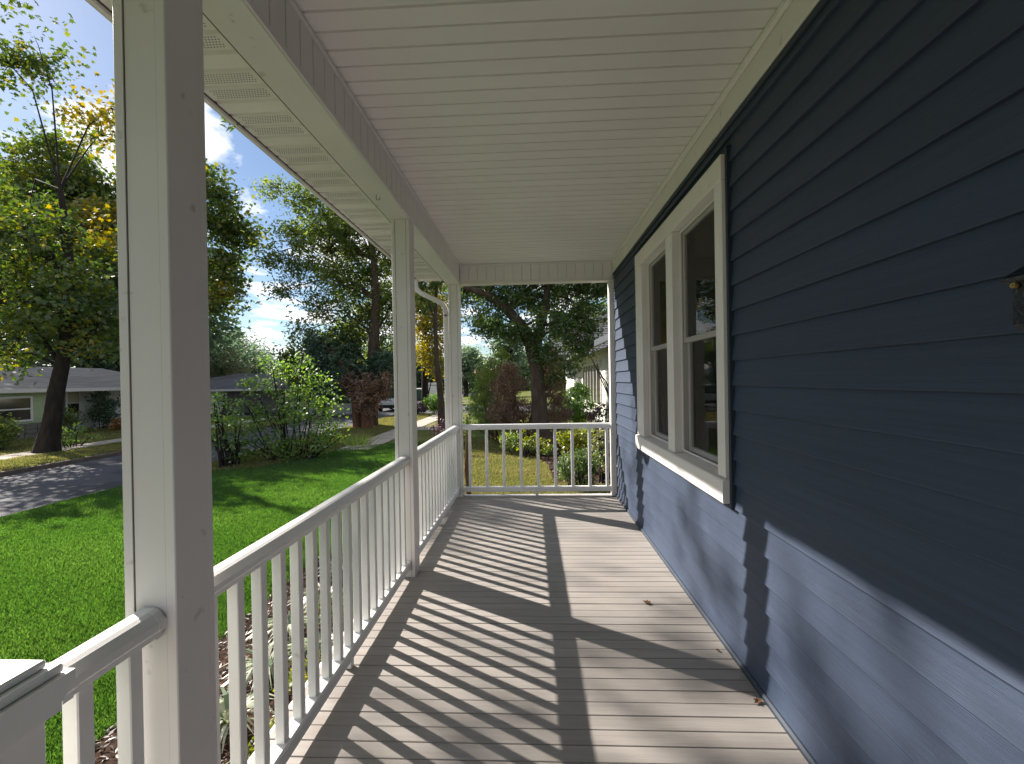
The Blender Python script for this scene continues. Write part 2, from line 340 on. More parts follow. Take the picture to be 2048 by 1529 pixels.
# starter strip at the floor, receiving channels round the window and under the frieze
wall_part(MB().prism([(XW - .030, 0.001), (XW - .030, .016), (XW - .022, .026), (XW, .03), (XW, .001)], 'y', -2.4, 5.60), 'base_trim', M['navytrim'])
wall_part(MB().cbox(XW - .030, XW, WY0 - .022, WY0 - .001, WZ0 - .02, WZ1 + .03, .003), 'window_channel', M['navytrim'])
wall_part(MB().cbox(XW - .024, XW, WY1 + .001, WY1 + .020, WZ0 - .02, WZ1 + .02, .003), 'window_channel', M['navytrim'])
wall_part(MB().cbox(XW - .028, XW, WY0, WY1, WZ0 - .02, WZ0 - .001, .003), 'window_channel', M['navytrim'])
wall_part(MB().cbox(XW - .026, XW, WY0, WY1, WZ1 + .001, WZ1 + .02, .003), 'window_channel', M['navytrim'])
wall_part(MB().cbox(XW - .022, XW, -2.4, 5.60, 2.735, 2.766, .003), 'frieze_channel', M['navytrim'])
# window: casing, sill, mullion, two double-hung sashes each, blinds
WIN = empty('window'); WIN.parent = WALL; WIN.matrix_parent_inverse = Matrix.Translation((-XW, -2.2, 0))
CX0, CX1, GX = 0.998, 1.046, 1.082
def win_part(mb, name, m): return link(name, mb.mesh(name, m), WIN)
win_part(MB().cbox(CX0, CX1, 2.376, 2.470, .93, 2.485, .003), 'casing', M['white'])
win_part(MB().cbox(CX0, CX1, 4.075, 4.314, .93, 2.485, .003), 'casing', M['white'])
win_part(MB().cbox(CX0 - .002, CX1, 2.376, 4.314, 2.486, 2.616, .003), 'head_casing', M['white'])
win_part(MB().cbox(CX0, GX + .03, 3.205, 3.350, .93, 2.485, .003), 'mullion', M['white'])
win_part(MB().prism([(0.984, .800), (0.980, .808), (0.980, .915), (0.986, .922), (GX + .03, .936), (GX + .03, .800)], 'y', 2.368, 4.322), 'sill', M['white'])
win_part(MB().box(CX1 + .001, GX + .04, 2.44, 2.475, .93, 2.50).box(CX1 + .001, GX + .04, 4.070, 4.10, .93, 2.50).box(CX1 + .001, GX + .04, 2.475, 4.07, 2.482, 2.51), 'jamb', M['white'])
for a, b in ((2.477, 3.203), (3.352, 4.068)):
    fr = MB()
    for (z0, z1, gx) in ((1.70, 2.480, GX - .012), (.945, 1.735, GX + .014)):
        w = .034
        fr.cbox(gx, gx + .024, a, a + w, z0, z1, .002).cbox(gx, gx + .024, b - w, b, z0, z1, .002).cbox(gx + .001, gx + .0235, a + w, b - w, z1 - w, z1, .002).cbox(gx + .001, gx + .0235, a + w, b - w, z0, z0 + w, .002)
        win_part(MB().box(gx + .010, gx + .013, a + w - .004, b - w + .004, z0 + w - .004, z1 - w + .004), 'pane', M['glass'])
    win_part(fr, 'sash', M['white'])
    win_part(MB().box(GX - .022, GX - .0205, a + .012, b - .012, .955, 2.470), 'insect_screen', M['screen'])
    win_part(MB().box(GX - .028, GX - .016, a, a + .012, .945, 2.480).box(GX - .028, GX - .016, b - .012, b, .945, 2.480).box(GX - .028, GX - .016, a + .012, b - .012, 2.469, 2.480).box(GX - .028, GX - .016, a + .012, b - .012, .945, .956), 'screen_frame', M['white'])
    bl = MB(); zz = 1.0
    while zz < 2.46:
        bl.add([(1.150, a + .03, zz + .011), (1.172, a + .03, zz - .011), (1.172, b - .03, zz - .011), (1.150, b - .03, zz + .011)], [(0, 1, 2, 3)]); zz += .027
    bl.box(1.145, 1.18, a + .03, b - .03, 2.455, 2.48)
    win_part(bl, 'blind', M['blind'])
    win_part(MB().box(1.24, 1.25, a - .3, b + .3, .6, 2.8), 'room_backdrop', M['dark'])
wall_part(MB().cbox(1.018, XW + .004, -2.4, 5.60, 2.768, 2.915, .004), 'frieze_board', M['white'])
wall_part(MB().cbox(0.996, 1.0175, -2.4, 5.58, 2.885, 2.919, .005), 'crown_trim', M['vinyl'])
wall_part(MB().cbox(0.972, 1.034, 5.600, 5.700, 0.002, 2.70, .004), 'corner_post', M['white'])
wall_part(MB().box(XW + .12, 6, 5.60, 5.64, -.75, 3.4).box(XW + .12, 6, -2.4, -2.3, -.75, 3.4), 'side_wall', M['navy'])

wall_part(MB().box(-.25, XW - .001, -1.72, -1.6, -.3, 2.918), 'added_shade_wall', M['navy'])  # unseen wall, added to darken the near end of the porch

# ================================================================ porch roof: ceiling, beams, soffit
XB, XO, ZBM, ZC, YE = -0.887, -1.052, 2.676, 2.922, 5.585
ROOF = tag(empty('porch_roof', (0, 2.2, 2.92)), 'white porch roof with slatted ceiling, boxed beam and vented eave soffit', 'roof')
RINV = Matrix.Translation((0, -2.2, -2.92))
def roof_part(mb, name, m, parent=None):
    me = mb.mesh(name, m)
    if parent is None: me.transform(RINV)
    return link(name, me, parent or ROOF)
roof_part(MB().prism([(-1.50, 2.90), (-1.50, 3.0), (4.0, 5.0), (4.0, 4.9)], 'y', -1.6, 5.95).box(-1.06, 1.3, -1.6, 5.72, 2.945, 2.96), 'roof_deck', M['dark'])
# ceiling strips, each with its groove
gw, pz = 0.104, ZC
cp = MB().prism([(0, .018), (0, .009), (.009, .009), (.012, .0), (gw - .0005, 0.0), (gw - .0005, .018)], 'x', XB + .001, 1.018).mesh('ceiling_panel', M['vinyl'])
y = -1.5
while y < YE + .1:
    link('ceiling_panel', cp, ROOF, loc=(0, y - 2.2, pz - 2.92 + random.Random(int(y * 1000)).uniform(-.0008, .0008))); y += gw
# long beam over the posts
roof_part(MB().cbox(XO, XB - .002, -1.6, YE + .12, ZBM, ZBM + .02, .003), 'beam_bottom', M['white'])
roof_part(MB().box(XO + .004, XB - .020, -1.6, YE + .12, ZBM + .02, 2.94), 'beam_core', M['vinyl'])
roof_part(MB().cbox(XB - .010, XB + .004, -1.6, YE, ZBM + .0, ZBM + .026, .003), 'beam_trim', M['white'])
roof_part(MB().cbox(XB - .010, XB + .012, -1.6, YE, ZC - .024, ZC - .001, .004), 'beam_trim', M['vinyl'])
roof_part(MB().box(XO - .006, XO - .0005, -1.6, YE + .12, ZBM + .004, ZBM + .012), 'beam_seam', M['gap'])
bp_ = MB().prism([(XB - .018, 0), (XB - .014, 0), (XB - .014, .006), (XB, .009), (XB, gw - .0005), (XB - .018, gw - .0005)], 'z', ZBM + .027, ZC - .025).mesh('beam_panel', M['vinyl'])
y = -1.5
while y + gw < YE: link('beam_panel', bp_, ROOF, loc=(0, y - 2.2, -2.92)); y += gw
# beam across the far end
roof_part(MB().box(XB, XW + .05, YE + .018, YE + .115, ZBM + .03, 2.94), 'end_beam_core', M['vinyl'])
roof_part(MB().cbox(XB + .001, 1.02, YE - .004, YE + .125, ZBM - .004, ZBM + .032, .003), 'end_beam_bottom', M['white'])
roof_part(MB().cbox(XB + .001, 1.012, YE - .006, YE + .01, ZC - .026, ZC - .001, .003), 'end_beam_trim', M['vinyl'])
ew = 0.111
ep = MB().prism([(0, YE + .016), (0, YE + .012), (.006, YE + .012), (.009, YE), (ew - .0005, YE), (ew - .0005, YE + .016)], 'z', ZBM + .033, ZC - .027).mesh('end_beam_panel', M['vinyl'])
x = XB + .004
while x + ew < 1.03: link('end_beam_panel', ep, ROOF, loc=(x, -2.2, -2.92)); x += ew
# soffit under the eave: plain, vented, vented
SZ, SX0 = 2.762, -1.435
sp = MB().prism([(0, .018), (0, .013), (.018, .013), (.023, .0), (.0995, .0), (.0995, .018)], 'x', SX0, XO - .001).mesh('soffit_panel', M['vinyl'])
hv = []
for r_ in range(5):
    for c_ in range(int((XO - .09 - (SX0 + .035)) / .0125)):
        hx, hy = SX0 + .035 + c_ * .0125 + (r_ % 2) * .006, .030 + r_ * .0125
        hv += [(hx, hy, -.0012), (hx + .0055, hy, -.0012), (hx + .0055, hy + .0045, -.0012), (hx, hy + .0045, -.0012)]
hme = np_mesh('vent_hole', np.array(hv), 4, M['gap'])  # flat dark quads just under the panel, standing for the holes
y = -1.5; i = 0
while y < 5.62:
    o = link('soffit_panel', sp, ROOF, loc=(0, y - 2.2, SZ - 2.92))
    if i % 3 != 2: tag(link('vent_hole', hme, o), kind='stuff')
    y += 0.0998; i += 1
roof_part(MB().cbox(SX0 - .022, SX0 - .001, -1.6, y, SZ - .022, 2.90, .003), 'fascia_board', M['white'])
roof_part(MB().box(SX0 - .001, SX0 + .0045, -1.6, y, SZ - .004, SZ + .004), 'soffit_seam', M['gap'])
roof_part(MB().cbox(SX0 - .022, XO, y + .001, y + .02, SZ - .012, 2.90, .003), 'fascia_board', M['white'])
roof_part(MB().prism([(SX0 - .024, 2.825), (SX0 - .07, 2.83), (SX0 - .10, 2.88), (SX0 - .10, 2.93), (SX0 - .024, 2.93)], 'y', -1.6, y + .02), 'gutter', M['white'])

# ================================================================ posts
PW, PR = 0.135, -0.8944          # post width, its right face
def post(yn, label, plinth=False):
    t = tag(empty('porch_post', (PR - PW / 2, yn + PW / 2, 0)), label, 'post', 'white boxed posts holding the porch beam')
    h = PW / 2; top = ZBM - .001
    MB().box(-h + .0004, h - .0004, -h + .0035, h - .0035, 0, top).build('core', M['white'], t)
    for sx in (-1, 1):
        for sy in (-1, 1):
            w = .025; c = .0025
            prof = [(h - w, h), (h - c, h), (h, h - c), (h, h - w), (h - .006, h - w), (h - .006, h - .006), (h - w, h - .006)]
            MB().prism([(p[0] * sx, p[1] * sy) for p in prof], 'z', 0.0008, top).build('corner_trim', M['white'], t)
    gp = MB()
    for q in (-h + .0265, h - .0265):
        gp.box(q - .0012, q + .0012, -h + .0028, -h + .0036, 0.001, top - .001)
    gp.build('joint', M['gap'], t)
    if plinth: MB().cbox(-h - .008, h + .008, -h - .008, h + .008, 0.0005, .035, .004).build('plinth', M['white'], t)
    return t
post(1.075, 'nearest white boxed porch post, its scuffed faces filling the left foreground')
post(3.303, 'middle white porch post between the two stretches of side railing')
post(5.580, 'white corner post at the far end of the porch beside the downspout', True)

# ================================================================ railings
def loaf(cx, z0, z1, w):
    h = w / 2; H = z1 - z0
    return [(cx - h * .72, z0), (cx + h * .72, z0), (cx + h * .78, z0 + H * .22), (cx + h, z0 + H * .36), (cx + h, z0 + H * .62), (cx + h * .62, z0 + H * .92), (cx + h * .35, z1), (cx - h * .35, z1), (cx - h * .62, z0 + H * .92), (cx - h, z0 + H * .62), (cx - h, z0 + H * .36), (cx - h * .78, z0 + H * .22)]
RX = -0.962
def bottom_prof(c): return [(c - .030, .058), (c + .030, .058), (c + .032, .062), (c + .032, .108), (c + .026, .118), (c - .026, .118), (c - .032, .108), (c - .032, .062)]
bal_side = MB().cbox(-.018, .018, -.018, .018, .116, .846, .0025).mesh('baluster', M['rail'])
def railing(y0, y1, n, label, feet=True, brackets=True):
    t = tag(empty('porch_railing', (RX, (y0 + y1) / 2, 0)), label, 'railing', 'white railings round the porch')
    c = (y0 + y1) / 2
    def part(mb, name, m=M['rail']):
        me = mb.mesh(name, m); me.transform(Matrix.Translation((-RX, -c, 0))); return link(name, me, t)
    part(MB().prism(loaf(RX, .842, .908, .084), 'y', y0 + .001, y1 - .001), 'top_rail')
    part(MB().prism(bottom_prof(RX), 'y', y0 + .001, y1 - .001), 'bottom_rail')
    sp_ = (y1 - y0) / n
    for i in range(n): link('baluster', bal_side, t, loc=(0, y0 + sp_ * (i + .5) - c, 0))
    if brackets:
        for (a, b) in ((y0 + .0005, y0 + .022), (y1 - .022, y1 - .0005)):
            part(MB().prism(loaf(RX, .839, .9095, .087), 'y', a, b), 'bracket')
            part(MB().cbox(RX - .037, RX + .037, a, b, .050, .124, .003), 'bracket')
    if feet: part(MB().cbox(RX - .018, RX + .018, c - .018, c + .018, .001, .058, .002), 'support_foot')
    return t
railing(0.835, 1.0745, 2, 'short white railing from the stepped newel cap to the nearest post')
railing(1.2105, 3.3025, 17, 'white side railing between the nearest and the middle post')
railing(3.4385, 5.5795, 17, 'white side railing between the middle post and the corner post')
t = tag(empty('porch_railing', (0.04, 5.65, 0)), 'low white railing across the far end of the porch', 'railing', 'white railings round the porch')
Tm = Matrix.Translation((-.04, -5.65, 0))
def endp(mb, name):
    me = mb.mesh(name, M['rail']); me.transform(Tm); return link(name, me, t)
endp(MB().prism(loaf(5.65, .842, .908, .084), 'x', -.893, .971), 'top_rail')
endp(MB().prism(bottom_prof(5.65), 'x', -.893, .971), 'bottom_rail')
bal_end = MB().cbox(-.018, .018, -.018, .018, .116, .846, .0025).mesh('baluster', M['rail'])
for i in range(9): link('baluster', bal_end, t, loc=(-.800 + .2156 * i - .04, 0, 0))
endp(MB().cbox(.022, .058, 5.632, 5.668, .001, .058, .002), 'support_foot')

# newel at the head of the steps, with a stepped cap
nw = tag(empty('newel_post', (-.985, .735, 0)), 'white newel post with stepped square cap in the lower left corner', 'post')
MB().cbox(-.064, .064, -.064, .064, .001, .870, .004).build('post_body', M['rail'], nw)
MB().prism([(-.066, .856), (.066, .856), (.066, .870), (.078, .882), (.084, .894), (.092, .898), (.092, .918), (-.092, .918), (-.092, .898), (-.084, .894), (-.078, .882), (-.066, .870)], 'x', -.092, .092).build('cap_moulding', M['rail'], nw)
MB().cbox(-.082, .082, -.082, .082, .9185, .936, .004).build('cap_step', M['rail'], nw)
MB().cbox(-.066, .066, -.066, .066, .9365, .952, .004).build('cap_top', M['rail'], nw)

# downspout at the far corner
ds = tag(empty('downspout', (-1.066, 5.62, -.70)), 'white metal downspout bending from the eave down the corner post', 'downspout')
def ds_part(pts, name):
    prof = [(-.030, -.022), (-.022, -.028), (.022, -.028), (.030, -.022), (.030, .022), (.022, .028), (-.022, .028), (-.030, .022)]
    P = [Vector(p) for p in pts]; vs = []; fs = []; n = len(prof)
    for i, p in enumerate(P):
        d = (P[min(i + 1, len(P) - 1)] - P[max(i - 1, 0)]).normalized(); side = Vector((d.z, 0, -d.x)).normalized() * -1
        for a, b in prof: vs.append(p + side * a + Vector((0, b, 0)) - Vector((-1.066, 5.62, -.70)))
    for i in range(len(P) - 1):
        for k in range(n): fs.append((i * n + k, i * n + (k + 1) % n, (i + 1) * n + (k + 1) % n, (i + 1) * n + k))
    fs += [tuple(range(n)), tuple(range((len(P) - 1) * n, len(P) * n))]
    return MB().add(vs, fs).build(name, M['white'], ds)
ds_part([(-1.455, 5.62, 2.83), (-1.455, 5.62, 2.70), (-1.447, 5.62, 2.655), (-1.425, 5.62, 2.615), (-1.39, 5.62, 2.585), (-1.16, 5.62, 2.47), (-1.12, 5.62, 2.445), (-1.09, 5.62, 2.41), (-1.073, 5.62, 2.37), (-1.068, 5.62, 2.32), (-1.068, 5.62, 2.28)], 'elbow')
ds_part([(-1.068, 5.62, 2.30), (-1.068, 5.62, -.68)], 'pipe')
for z_ in (1.9, .6): MB().cbox(-.036, .036, -.033, .033, z_ + .70, z_ + .725, .002).build('strap', M['white'], ds)

# black mailbox on the wall at the right edge, hook under the beam, small things
mbx = tag(empty('mailbox', (1.0, .809, 1.591)), 'black enamelled mailbox on the navy siding at the right edge', 'mailbox')
MB().cbox(-.075, .022, -.18, .105, -.052, .055, .012).build('box', M['black'], mbx)
MB().prism([(-.082, .050), (-.030, .080), (.022, .072), (.022, .060), (-.078, .040)], 'y', -.185, .110).build('lid', M['black'], mbx)
MB().tube([(-.078, .085, .034), (-.084, .085, .034)], [.006, .005], 12).tube([(-.084, .085, .034), (-.087, .085, .034)], [.003, .0025], 8).build('screw', M['brass'], mbx)
hk = MB(); pts = [(0, 0, 0), (0, 0, -.022)] + [(.011 - .011 * math.cos(a), 0, -.022 - .012 * math.sin(a)) for a in [k * math.pi * 1.15 / 7 for k in range(1, 8)]]
o = hk.tube(pts, .0022, 6).build('ceiling_hook', M['rust'], loc=(-.985, 2.86, ZBM)); tag(o, 'small rusty cup hook screwed into the underside of the porch beam', 'hook')
o.rotation_euler = (0, 0, rad(20))
def dry_leaf(x, y, s, rz, label):
    r = random.Random(int(x * 999)); pts = [(0, -1), (.25, -.55), (.62, -.6), (.40, -.15), (.75, .2), (.32, .3), (.12, 1.0), (-.2, .45), (-.6, .38), (-.34, -.05), (-.66, -.42), (-.22, -.5)]
    vs = [(a * s, b * s, .006 + .35 * s * (abs(a) ** 2) * r.uniform(.4, 1.2) + .1 * s * r.random()) for a, b in pts] + [(0, 0, .003)]
    fs = [(i, (i + 1) % 12, 12) for i in range(12)]
    vs2 = [(a, b, c + .0012) for a, b, c in vs]; n = len(vs)
    m = MB().add(vs, [f[::-1] for f in fs]).add(vs2, fs)
    o = m.build('dry_leaf', MLEAF, loc=(x, y, 0.0005), rot=(0, 0, rz)); tag(o, label, 'leaf', 'fallen leaves on the porch floor')
MLEAF = mat('dry_brown_leaf', (0.13, 0.06, 0.03), 0.8, 0.2, var=0.3, vscale=40)
dry_leaf(.72, 2.93, .030, .9, 'curled brown leaf lying on the sunlit floorboards')
dry_leaf(.985, 2.04, .026, 2.2, 'brown leaf against the navy wall at the near end')
dry_leaf(.965, 2.42, .014, 4.0, 'tiny leaf scrap by the wall base below the window')

# ================================================================ foliage builders
def rot_frames(n, rng, up=0.0):
    """random leaf frames: tip direction a, across b, normal c"""
    c = rng.normal(size=(n, 3)); c[:, 2] = np.abs(c[:, 2]) + up; c /= np.linalg.norm(c, axis=1)[:, None]
    a = rng.normal(size=(n, 3)); a -= (a * c).sum(1)[:, None] * c; a /= np.linalg.norm(a, axis=1)[:, None]
    return a, np.cross(c, a), c
SHAPES = {
    'oval': [(-.5, 0, 0), (0, .30, .05), (.5, 0, -.06), (0, -.30, .05)],
    'slim': [(-.5, 0, 0), (-.1, .13, .04), (.5, 0, -.12), (-.1, -.13, .04)],
    'maple': [(-.45, 0, 0), (-.25, .18, .02), (-.32, .48, -.03), (0, .26, .03), (.12, .44, -.04), (.18, .16, .02), (.55, 0, -.08), (.18, -.16, .02), (.12, -.44, -.04), (0, -.26, .03), (-.32, -.48, -.03), (-.25, -.18, .02)],
    'oak': [(-.5, 0, 0), (-.2, .20, .03), (.05, .12, .02), (.2, .26, 0), (.5, 0, -.08), (.2, -.26, 0), (.05, -.12, .02), (-.2, -.20, .03)],
}
def leaves_from(P, size, rng, shape, up, tint, m, name, tip=None):
    n = len(P); a, b, c = rot_frames(n, rng, up)
    if tip is not None:
        a = a * .45 + tip; a /= np.linalg.norm(a, axis=1)[:, None]; b = np.cross(c, a); b /= np.linalg.norm(b, axis=1)[:, None] + 1e-6; c = np.cross(a, b)
    s = size * rng.uniform(.65, 1.3, n)[:, None]
    V = np.stack([P + s * (q[0] * a + q[1] * b + q[2] * c) for q in SHAPES[shape]], 1).reshape(-1, 3)
    return np_mesh(name, V, len(SHAPES[shape]), m, tint)

sg = tag(empty('leaf_sprig', (-1.462, 2.155, 2.785)), 'small green leaf sprig hanging from the eave edge', 'leaf sprig')
MB().tube([(0, 0, .03), (-.01, 0, 0), (-.015, .01, -.03)], [.002, .002, .001], 5).build('twig', M['rust'], sg)
_r = np.random.default_rng(5)
link('leaves', leaves_from(np.array((-.01, 0, -.015)) + _r.normal(size=(16, 3)) * (.018, .022, .02), .055, _r, 'slim', 0, _r.uniform(.2, .7, 16), LM['end'], 'sprig_leaves'), sg)

def crown_points(blobs, dens, per, spread, rng, shell=0.45, flat=0.7):
    """leaf clumps spread through uneven lobes; returns points, tints, clump centres"""
    P, T, C = [], [], []
    for (x, y, z, r) in blobs:
        k = max(4, int(dens * r * r)); d = rng.normal(size=(k, 3)); d /= np.linalg.norm(d, axis=1)[:, None]
        rr_ = r * (shell + (1.08 - shell) * rng.random(k) ** .6)
        cc = np.array((x, y, z)) + d * rr_[:, None] * np.array((1, 1, .85)); C.append(cc)
        for q in cc:
            m = rng.integers(int(per * .5), int(per * 1.5) + 1)
            off = rng.normal(size=(m, 3)) * spread * rng.uniform(.6, 1.3); off[:, 2] *= flat
            P.append(q + off); T.append(np.clip(rng.normal(.42 + rng.normal() * .16, .16, m), 0, 1))
    return np.concatenate(P), np.concatenate(T), np.concatenate(C)

def tree(name, label, base, trunk, blobs, leaf, size, shape, dens, per, spread, bark, seed, group=None, limbs=(), up=.3, shell=.45, extra=None, twigs=True, cat='tree', yellow=None, sprays=()):
    rng = np.random.default_rng(seed)
    t = tag(empty(name, base), label, cat, group); B = np.array(base)
    mb = MB(); mb.tube([np.array(p[:3]) - B for p in trunk], [p[3] for p in trunk], 12, .07, seed)
    if trunk: mb.build('trunk', bark, t)
    lb = MB()
    for L in limbs: lb.tube([np.array(p[:3]) - B for p in L], [p[3] for p in L], 9, .06, seed + 1)
    P, T, C = crown_points(blobs, dens, per, spread, rng, shell)
    if twigs:
        tp = np.array([p[:3] for p in trunk]); tr = [p[3] for p in trunk]; n = len(tp)
        for (x, y, z, r) in blobs:
            c = np.array((x, y, z)); lo = [i for i in range(n) if tp[i, 2] < z - .2 * r] or [0]
            j = min(lo, key=lambda i: np.linalg.norm(tp[i] - c) - .3 * i); s = tp[j]
            mid = (s + c) / 2 + np.array((rng.normal() * .15 * r, rng.normal() * .15 * r, .18 * np.linalg.norm(c - s)))
            r0 = min(tr[j] * .5, .02 + .05 * r)
            lb.tube([s - B, (s + mid) / 2 - B, mid - B, c - B, c + (c - mid) * .5 - B], [r0, r0 * .8, r0 * .6, r0 * .35, .006], 6, .1, int(x * 100))
            for q in rng.choice(len(C), 0): pass
        for (x, y, z, r) in blobs:
            c = np.array((x, y, z)); near = C[np.linalg.norm(C - c, axis=1) < r * 1.15]
            for q in near[::3]: lb.tube([c - B, (c + q) / 2 - B + np.array((0, 0, .08 * r)), q - B], [.012 + .012 * r, .010, .004], 4, 0, 1, cap=False)
    if lb.v: lb.build('limbs', bark, t)
    for q in sprays:                                     # leaf sprays added toward the sun, mostly out of view, to dapple the porch
        k = rng.integers(11, 19); P = np.vstack([P, np.array(q) + rng.normal(size=(k, 3)) * (.24, .24, .16)]); T = np.append(T, rng.uniform(.2, .8, k))
    if yellow is not None:                               # lobes whose leaves have turned
        for (x, y, z, r) in yellow:
            k = np.linalg.norm(P - np.array((x, y, z)), axis=1) < r; T[k] = np.clip(T[k] + .45, 0, 1)
    link('crown', leaves_from(P - B, size, rng, shape, up, T, leaf, name + '_crown'), t)
    return t

# ================================================================ trees
MAPLE_TRUNK = [(-16.91,14.87,-0.83,0.40), (-16.88,14.87,-0.45,0.31), (-16.74,14.87,0.18,0.265), (-16.57,14.88,1.22,0.23), (-16.34,14.89,2.18,0.21), (-16.06,14.9,3.65,0.174), (-15.96,14.91,5.21,0.139), (-16.05,14.9,6.78,0.105), (-16.27,14.89,8.35,0.07)]
MAPLE = [(-19.5,16.1,13.7,1.2), (-18.4,16.3,14.0,.8), (-19.4,16.6,8.6,.9), (-18.8,15.6,6.09,1.3), (-17.2,15.85,5.6,1.3), (-17.0,14.6,6.6,1.1), (-18.5,14.6,4.4,1.3), (-16.2,15.6,4.6,1.1), (-19.3,14.5,7.0,1.2), (-15.4,15.3,3.6,.7), (-15.3,13.9,3.9,.65), (-15.2,13.9,5.2,.7), (-15.3,14.0,6.6,.55), (-16.86,14.37,3.77,1.1), (-16.0,15.41,3.71,1.0), (-17.72,14.33,2.6,0.84), (-14.9,14.46,2.73,0.5), (-16.7,16.8,11.3,.9), (-16.3,16.9,12.4,.75), (-16.4,16.2,7.4,.6)]
DAPPLE_SPRAYS = [(-15.00,12.51,12.96), (-16.00,12.87,13.59), (-15.50,12.27,13.00), (-16.50,12.29,14.18), (-15.50,11.56,13.05), (-15.00,10.96,12.96), (-16.00,11.62,13.34), (-15.00,13.06,12.76), (-16.00,12.77,12.85), (-15.35,11.55,12.07), (-16.30,12.52,13.24), (-16.25,11.61,12.46), (-16.55,13.72,13.24), (-17.40,12.27,13.63), (-15.30,11.34,12.31), (-16.00,14.97,14.04), (-15.00,14.66,12.86), (-15.90,12.28,12.62), (-16.40,12.99,13.40), (-15.60,11.27,12.15), (-15.85,11.68,12.93), (-17.40,11.97,13.24), (-15.70,11.06,12.46), (-15.80,12.10,13.44), (-14.70,10.98,12.63), (-15.60,11.18,13.23), (-15.90,13.26,13.32), (-15.00,10.90,12.39), (-16.00,11.12,12.85)]
tree('maple_tree', 'large maple with leaning dark trunk and yellowing leaves across the road', (-16.91, 14.87, -.80), MAPLE_TRUNK, MAPLE, LM['maple'], .175, 'maple', 24, 27, .30, M['barkd'], 21,
     yellow=[(-16.5, 16.8, 11.8, 1.7), (-16.4,16.2,7.4,1.1), (-14.9, 14.5, 2.7, .5)], sprays=DAPPLE_SPRAYS)
tree('second_maple', 'fuller maple standing behind the nearest post in front of the white wall', (-21.3, 24.6, -.80), [(-21.3,24.6,-.85,.34), (-21.4,24.6,2,.26), (-21.7,24.7,6,.2), (-21.9,25,10,.1)],
     [(-27.1,24.6,14.2,1.9), (-29.1,24.8,12.4,2.0), (-27.5,25.5,9.5,2.0), (-25.4,24.1,12,2.0), (-22.4,22.9,10.2,1.2), (-24.9,24.9,7.7,1.75), (-22.6,26,12.3,2.0), (-22,25,7.6,2.0), (-17.9,25.2,11.3,1.3), (-17.6,26.1,10.4,1.2), (-18.2,26,8.4,1.35), (-18,25.2,6.7,1.0), (-18.2,25.2,13.1,1.0), (-23.8,25.5,4.6,1.5), (-21,25,4.6,1.6)], LM['maple'], .24, 'maple', 28, 32, .40, M['barkd'], 26, yellow=[(-22.6,22.9,10.2,1.5), (-18.3,25.2,6.9,.8)])
OAK_TRUNK = [(-8.25,22.26,-0.82,0.50), (-8.20,22.26,-0.45,0.40), (-8.12,22.26,0.59,0.33), (-8.02,22.27,2.1,0.28), (-7.91,22.27,3.87,0.25), (-7.78,22.28,5.63,0.20), (-7.84,22.27,7.64,0.15), (-8.14,22.26,9.41,0.10)]
OAK = [(-12.31,21.08,10.94,0.52), (-11.0,21.13,10.44,0.73), (-10.27,22.17,9.95,1.22), (-8.88,23.23,10.56,1.54), (-11.8,22.1,8.97,0.87), (-10.05,22.18,8.19,1.48), (-8.21,22.76,8.3,1.51), (-12.79,21.55,7.84,0.65), (-11.58,22.11,7.2,0.87), (-9.58,22.2,6.41,1.34), (-8.16,23.26,6.6,1.26), (-12.35,22.07,6.21,0.58), (-10.84,22.64,5.25,0.78), (-8.99,23.22,4.77,1.26), (-11.38,22.12,4.18,0.54), (-9.38,22.21,3.64,0.94), (-6.9,23.32,8.95,1.23), (-7.4,23.31,5.27,1.14), (-7.96,23.27,3.44,0.84)]
tree('oak_tree', 'tall oak with sparse olive foliage on the verge beyond the lawn', (-8.25, 22.26, -.76), OAK_TRUNK, OAK, LM['oak'], .17, 'oak', 44, 36, .28, M['bark'], 22)
tree('juniper_tree', 'dark sweeping juniper grown around the oak trunk', (-8.6, 21.3, -.76),
     [(-8.5,21.4,-0.8,0.22), (-8.55,21.35,0.64,0.2), (-8.64,21.3,1.37,0.169), (-8.99,21.3,2.1,0.145), (-9.7,21.3,2.95,0.096)],
     [(-10.72,21.55,3.56,0.39), (-10.37,21.56,3.11,0.54), (-9.89,21.58,2.56,0.69), (-9.16,21.62,2.23,0.86), (-9.41,21.6,1.5,0.86), (-10.39,21.56,1.76,0.61), (-8.75,22.13,1.36,0.88), (-9.1,22.12,3.12,0.70), (-7.35,22.2,2.34,0.80), (-7.25,22.2,1.33,0.75), (-10.16,21.57,0.9,0.61), (-8.15,22.4,1.85,0.81)],
     LM['juniper'], .20, 'slim', 120, 34, .15, M['barkr'], 23, up=.1)
tree('dead_juniper', 'rust brown dead juniper branches hugging the oak trunk', (-7.9, 21.1, -.76),
     [(-7.95,21.2,-0.8,0.30), (-7.95,21.2,0.0,0.26), (-8.0,21.2,0.9,0.18), (-8.2,21.15,1.5,0.10)],
     [(-8.68,21.04,1.49,0.42), (-8.4,21.05,0.95,0.36), (-7.85,20.88,0.75,0.50), (-7.30,21.1,0.97,0.44), (-8.10,20.96,0.35,0.30), (-7.05,21.11,1.58,0.38), (-7.77,20.88,1.36,0.52), (-7.62,20.9,.2,.32)],
     LM['dead'], .16, 'slim', 130, 30, .12, M['barkr'], 24)
END_TRUNK = [(0.37,15.23,-1.01,0.470), (0.33,15.23,-0.55,0.370), (0.28,15.23,-0.24,0.302), (0.23,15.23,0.78,0.265), (0.18,15.22,1.8,0.242), (-0.01,15.21,2.65,0.242), (-0.29,15.2,3.25,0.214), (-0.78,15.18,3.85,0.157), (-1.45,15.15,4.37,0.129), (-2.21,15.12,4.64,0.086)]
